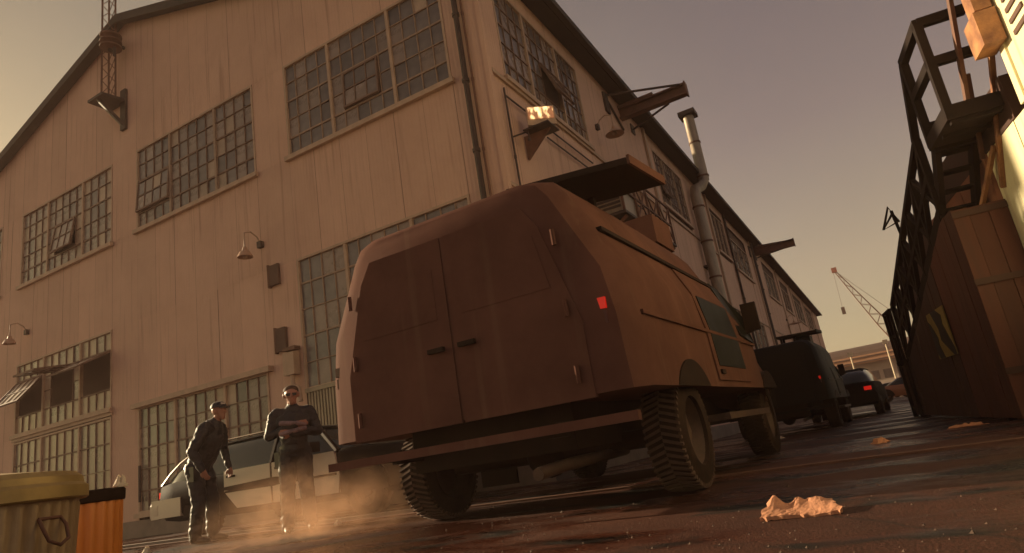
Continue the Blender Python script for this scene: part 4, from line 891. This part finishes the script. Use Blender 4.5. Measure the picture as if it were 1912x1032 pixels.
# ------------------------------------------------------------------ litter on the asphalt
CARD = mat("torn_orange_cardboard", (0.64, 0.29, 0.16), .8, var=.12, nscale=10, bump=.5, bscale=30)
def torn_board():
    r = random.Random(5); mb = MB(); nu, nv = 22, 8; top = []; bot = []
    back = [0.0] * (nu + 1)
    for c, w_, h in ((2.5, 2.2, .050), (10.5, 1.6, .026), (17, 3, .012)):
        for i in range(nu + 1): back[i] += h * math.exp(-((i - c) / w_) ** 2)
    for j in range(nv + 1):
        v = j / nv
        for i in range(nu + 1):
            u = i / nu; e = r.uniform(-1, 1)
            x = (u - .5) * (.345 - .05 * v) + (.010 * e if i in (0, nu) else 0) + .03 * (1 - v) * (u - .5); y = (v - .5) * .20 + (.009 * e if j in (0, nv) else 0)
            z = .020 + .030 * v + back[i] * max(0, v - .45) * 1.8 + .006 * math.sin(7 * u + 3 * v) + r.uniform(-.0015, .0015) - .004 * (j == 0)
            top.append((x, y, z)); bot.append((x * .98, y, max(0.0005, z - .017 - .004 * r.random() - .03 * v)))
    W_ = nu + 1; n = len(top); mb.v = top + bot
    for j in range(nv):
        for i in range(nu):
            a = j * W_ + i; mb.f.append((a, a + 1, a + 1 + W_, a + W_)); mb.f.append((n + a, n + a + W_, n + a + 1 + W_, n + a + 1))
    rim = [i for i in range(W_)] + [j * W_ + nu for j in range(1, nv + 1)] + [nv * W_ + i for i in range(nu - 1, -1, -1)] + [j * W_ for j in range(nv - 1, 0, -1)]
    for k in range(len(rim)): a, c = rim[k], rim[(k + 1) % len(rim)]; mb.f.append((a, n + a, n + c, c))
    mb.mi = [0] * len(mb.f)
    return mb
o = torn_board().build("cardboard_scrap", CARD); o.location = (-.52, 3.62, .0); o.rotation_euler.z = R(4); tag(o, "torn piece of orange-lit cardboard lying in the right foreground", "cardboard")
crumple("litter_heap", "small reddish scrap on the road in front of the dock building", "litter", (-.22, 8.35, 0), (.10, .08, .045), 8, CARD)
crumple("litter_heap", "flat pale strip of litter by the foot of the dock building", "litter", (.68, 9.30, 0), (.2, .06, .03), 9, CARD)
crumple("paper_scrap", "bright paper scrap on the ground in the dust behind the van's wheel", "paper", (-6.1, 6.2, 0), (.06, .05, .05), 12, PAPER)
crumple("paper_scrap", "pale paper scrap on the ground at the dustbins, before the patrol car", "paper", (-8.85, 5.55, 0), (.07, .05, .06), 13, PAPER)
crumple("rubble_heap", "low heap of rubble against the far end of the dock building", "rubble", (.72, 14.9, 0), (.30, .3, .22), 15, CONC)
crumple("litter_heap", "crushed white scrap on the road under the black van", "litter", (-2.1, 13.6, 0), (.2, .1, .08), 16, PAPER)
# loose stones
sb_ = MB(); gr = random.Random(21)
for k in range(1500):
    d = 1.9 + 9 * gr.random() ** 1.8; a = CAM_AZ + R(gr.uniform(-45, 45)); x, y = d * math.sin(a), d * math.cos(a)
    s = gr.uniform(.002, .006) * (1 + d * .10) * (2.2 if gr.random() < .03 else 1)
    c = [(x + s * gr.uniform(-1, 1), y + s * gr.uniform(-1, 1), -.001) for _ in range(1)]
    q = [(x + s * math.cos(j * 1.571 + .3) * gr.uniform(.7, 1.2), y + s * math.sin(j * 1.571 + .3) * gr.uniform(.7, 1.2), 0.0) for j in range(4)]
    b_ = len(sb_.v); sb_.v += q + [(x + s * .2, y, s * gr.uniform(.6, 1.1))]
    for f_ in ((0, 1, 4), (1, 2, 4), (2, 3, 4), (3, 0, 4)): sb_.f.append(tuple(b_ + i for i in f_)); sb_.mi.append(0)
tag(sb_.build("gravel", mat("loose_grit", (0.15, 0.09, 0.065), .85, var=.3, nscale=30), fix=False), "loose grit and small stones strewn over the asphalt", "gravel", kind="stuff")
# low kerb between yard and gable wall
kb = MB(); kb.box(-18, -4.9, 6.86, 6.98, 0, .035); tag(kb.build("kerb", CONC), kind="structure")
rl = MB(); rl.box(-22, 1.2, 6.42, 6.50, -.02, .018); rl.box(-22, 1.2, 6.56, 6.585, -.02, .014); tag(rl.build("sunlit_line_bars", RUST), kind="structure")  # thin rust bars added to stand for a sunlit line on the ground

# ------------------------------------------------------------------ far end of the alley
FW = mat("far_white_wall", (0.46, 0.36, 0.30), .8, var=.08, nscale=.4); FR = mat("far_dark_roof", (0.10, 0.06, 0.045), .8, var=.1, nscale=.3); FO = mat("far_orange_fascia", (0.52, 0.27, 0.16), .7, var=.15, nscale=.5)
YB = 110.0
t = thing("far_shed", "long pale shed with dark rounded roof closing the far end of the alley", "building", (6, YB, 0), R(-9))
MB().box(-46, 46, 0, 20, 0, 5.4).build("wall", FW, t)
rf_ = MB(); rf_.loft([[(x, -1.2 + 11 * (1 - math.cos(math.pi * k / 12)), 6.5 + 1.9 * math.sin(math.pi * k / 12)) for k in range(13)] for x in (-47, 47)], closed=True); rfo = rf_.build("roof", FR, t, 30)
MB().box(-47, 47, -1.3, -.9, 5.25, 6.5).build("fascia", FO, t)
for z in (5.45, 6.1): MB().box(-47, 47, -1.4, -1.31, z, z + .16).build("fascia_rail", FR, t)
for k in range(26):
    x = -45 + k * 3.55; w_ = MB(); w_.box(x, x + 3.0, -.06, .06, 2.7, 4.0); wo = w_.build("window", GLASS[0], t)
    MB().box(x + 1.45, x + 1.55, -.1, -.05, 2.7, 4.0).build("mullion", FW, wo)
for k in range(14): x = -45 + k * 6.6; MB().box(x, x + 2.2, -.05, .05, .2, 1.9).build("bay_door", GLASS[1], t)
for x in (-12, -4.6, -1.8, 5.5): MB().box(x, x + .5, -.25, 0, 0, 5.25).build("column", FW, t)
def pole(label, x, y, h):
    t = thing("lamp_post", label, "lamp post", (x, y, 0), group="lamp posts at the far shed")
    MB().tube([(0, 0, 0), (0, 0, h)], [.13, .08], 8).build("post", PAPER, t); MB().box(-.3, .3, -.2, .2, h, h + .5).build("lamp_head", PAPER, t)
pole("tall white lamp post in front of the far shed, right one of two", 1.25, 96, 6.6)
pole("short white lamp post at the far shed, just beside the dark vehicles", -2.9, 92, 5.6)
CARC = [(0.5, .42, .34), (.35, .12, .05), (.06, .05, .05), (.42, .2, .1)]
for k, (x, y, rz, lab) in enumerate(((2.2, 62, 80, "small pale car parked far off before the shed"), (3.1, 46, 95, "small rust-coloured car parked far off beside the dock building"), (.7, 70, 88, "small dark car parked far off in the middle of the lane"), (4.0, 78, 92, "small orange-brown car furthest off, at the shed wall"))):
    p = mat("far_car_paint", CARC[k], .4, var=.05); make_car("parked_car", lab, (x, y, 0), R(rz), p, p, CHROME, L_=4.2, H=1.35, group="cars parked far off", simple=True)
# crane
t = thing("crane", "slender lattice crane boom with hook rising behind the far shed", "crane", (8.5, 165, 0))
tip, base = Vector((-12.0, 0, 29.3)), Vector((0.2, 0, 2.5)); ax = (tip - base); d = ax.normalized(); sd = Vector((0, 1, 0)); nn = d.cross(sd)
def cw(f): return .95 * min(1, .12 + 1.9 * (1 - f)) if f > .5 else .95
for a, b_ in ((1, 1), (1, -1), (-1, 1), (-1, -1)):
    MB().tube([base + ax * f + (nn * a + sd * b_) * cw(f) for f in (0, .25, .5, .75, 1)], .09, 5).build("chord", RUST, t)
lc = MB(); n = 22
for k in range(n):
    f0, f1 = k / n, (k + 1) / n
    for q in (1, -1):
        s = 1 if k % 2 else -1
        lc.tube([base + ax * f0 + (nn * s + sd * q) * cw(f0), base + ax * f1 + (nn * -s + sd * q) * cw(f1)], .05, 4); lc.tube([base + ax * f0 + (nn * q + sd * s) * cw(f0), base + ax * f1 + (nn * q + sd * -s) * cw(f1)], .05, 4)
tag(lc.build("lacing", RUST, t), kind="stuff")
MB().box(tip.x - .55, tip.x + .55, -.5, .5, tip.z - .5, tip.z + .6).build("boom_head", mat("red_paint", (.5, .06, .03), .5), t)
MB().tube([tip + Vector((-.3, 0, -.3)), tip + Vector((-.5, 0, -8.6))], .035, 4).build("hoist_rope", STEEL, t)
MB().box(tip.x - .85, tip.x - .1, -.3, .3, tip.z - 10.2, tip.z - 8.6).build("hook_block", STEEL, t)
MB().tube([tip, Vector((3, 0, 9))], .04, 4).build("pendant_rope", STEEL, t)
MB().box(-3, 5, -2.5, 2.5, 0, 4).build("crane_house", RUST, t)

# ------------------------------------------------------------------ dust thrown up by the van's wheel
dm = bpy.data.materials.new("sunlit_dust"); dm.use_nodes = True; N, L = dm.node_tree.nodes, dm.node_tree.links
N.remove(N["Principled BSDF"]); pv = N.new("ShaderNodeVolumePrincipled"); pv.inputs["Color"].default_value = (0.92, 0.56, 0.36, 1); pv.inputs["Anisotropy"].default_value = 0.45
tc = N.new("ShaderNodeTexCoord"); nz = N.new("ShaderNodeTexNoise"); nz.inputs["Scale"].default_value = 2.6; nz.inputs["Detail"].default_value = 6; nz.inputs["Roughness"].default_value = .65
gd = N.new("ShaderNodeTexGradient"); gd.gradient_type = 'SPHERICAL'
L.new(tc.outputs["Object"], gd.inputs["Vector"]); 
mp = N.new("ShaderNodeMapping"); mp.inputs["Scale"].default_value = (2.2, 1.2, .7); L.new(tc.outputs["Object"], mp.inputs[0]); L.new(mp.outputs[0], nz.inputs["Vector"])
mr = N.new("ShaderNodeMapRange"); mr.inputs[1].default_value = .44; mr.inputs[2].default_value = .66; L.new(nz.outputs[0], mr.inputs[0])
mu = N.new("ShaderNodeMath"); mu.operation = 'MULTIPLY'; L.new(gd.outputs[1], mu.inputs[0]); L.new(mr.outputs[0], mu.inputs[1])
m2 = N.new("ShaderNodeMath"); m2.operation = 'MULTIPLY'; m2.inputs[1].default_value = 1.05; L.new(mu.outputs[0], m2.inputs[0]); L.new(m2.outputs[0], pv.inputs["Density"])
L.new(pv.outputs[0], N["Material Output"].inputs["Volume"])
db = MB(); db.sphere((0, 0, 0), 1.0, 10); do = db.build("dust_cloud", dm); do.location = (-5.45, 5.3, .12); do.scale = (1.5, 1.3, .72)
tag(do, "drifting cloud of sunlit dust behind the van's left rear wheel", "dust", kind="stuff")

# ------------------------------------------------------------------ dusty evening air over the whole yard
hm = bpy.data.materials.new("dusty_air"); hm.use_nodes = True; N, L = hm.node_tree.nodes, hm.node_tree.links
N.remove(N["Principled BSDF"]); pv = N.new("ShaderNodeVolumePrincipled"); pv.inputs["Color"].default_value = (0.92, 0.62, 0.52, 1); pv.inputs["Density"].default_value = 0.0013; pv.inputs["Anisotropy"].default_value = 0.2
L.new(pv.outputs[0], N["Material Output"].inputs["Volume"])
hb_ = MB(); hb_.box(-70, 70, -30, 190, -1, 36); tag(hb_.build("haze", hm), "thin dusty evening haze hanging over the yard and alley", "haze", kind="stuff")
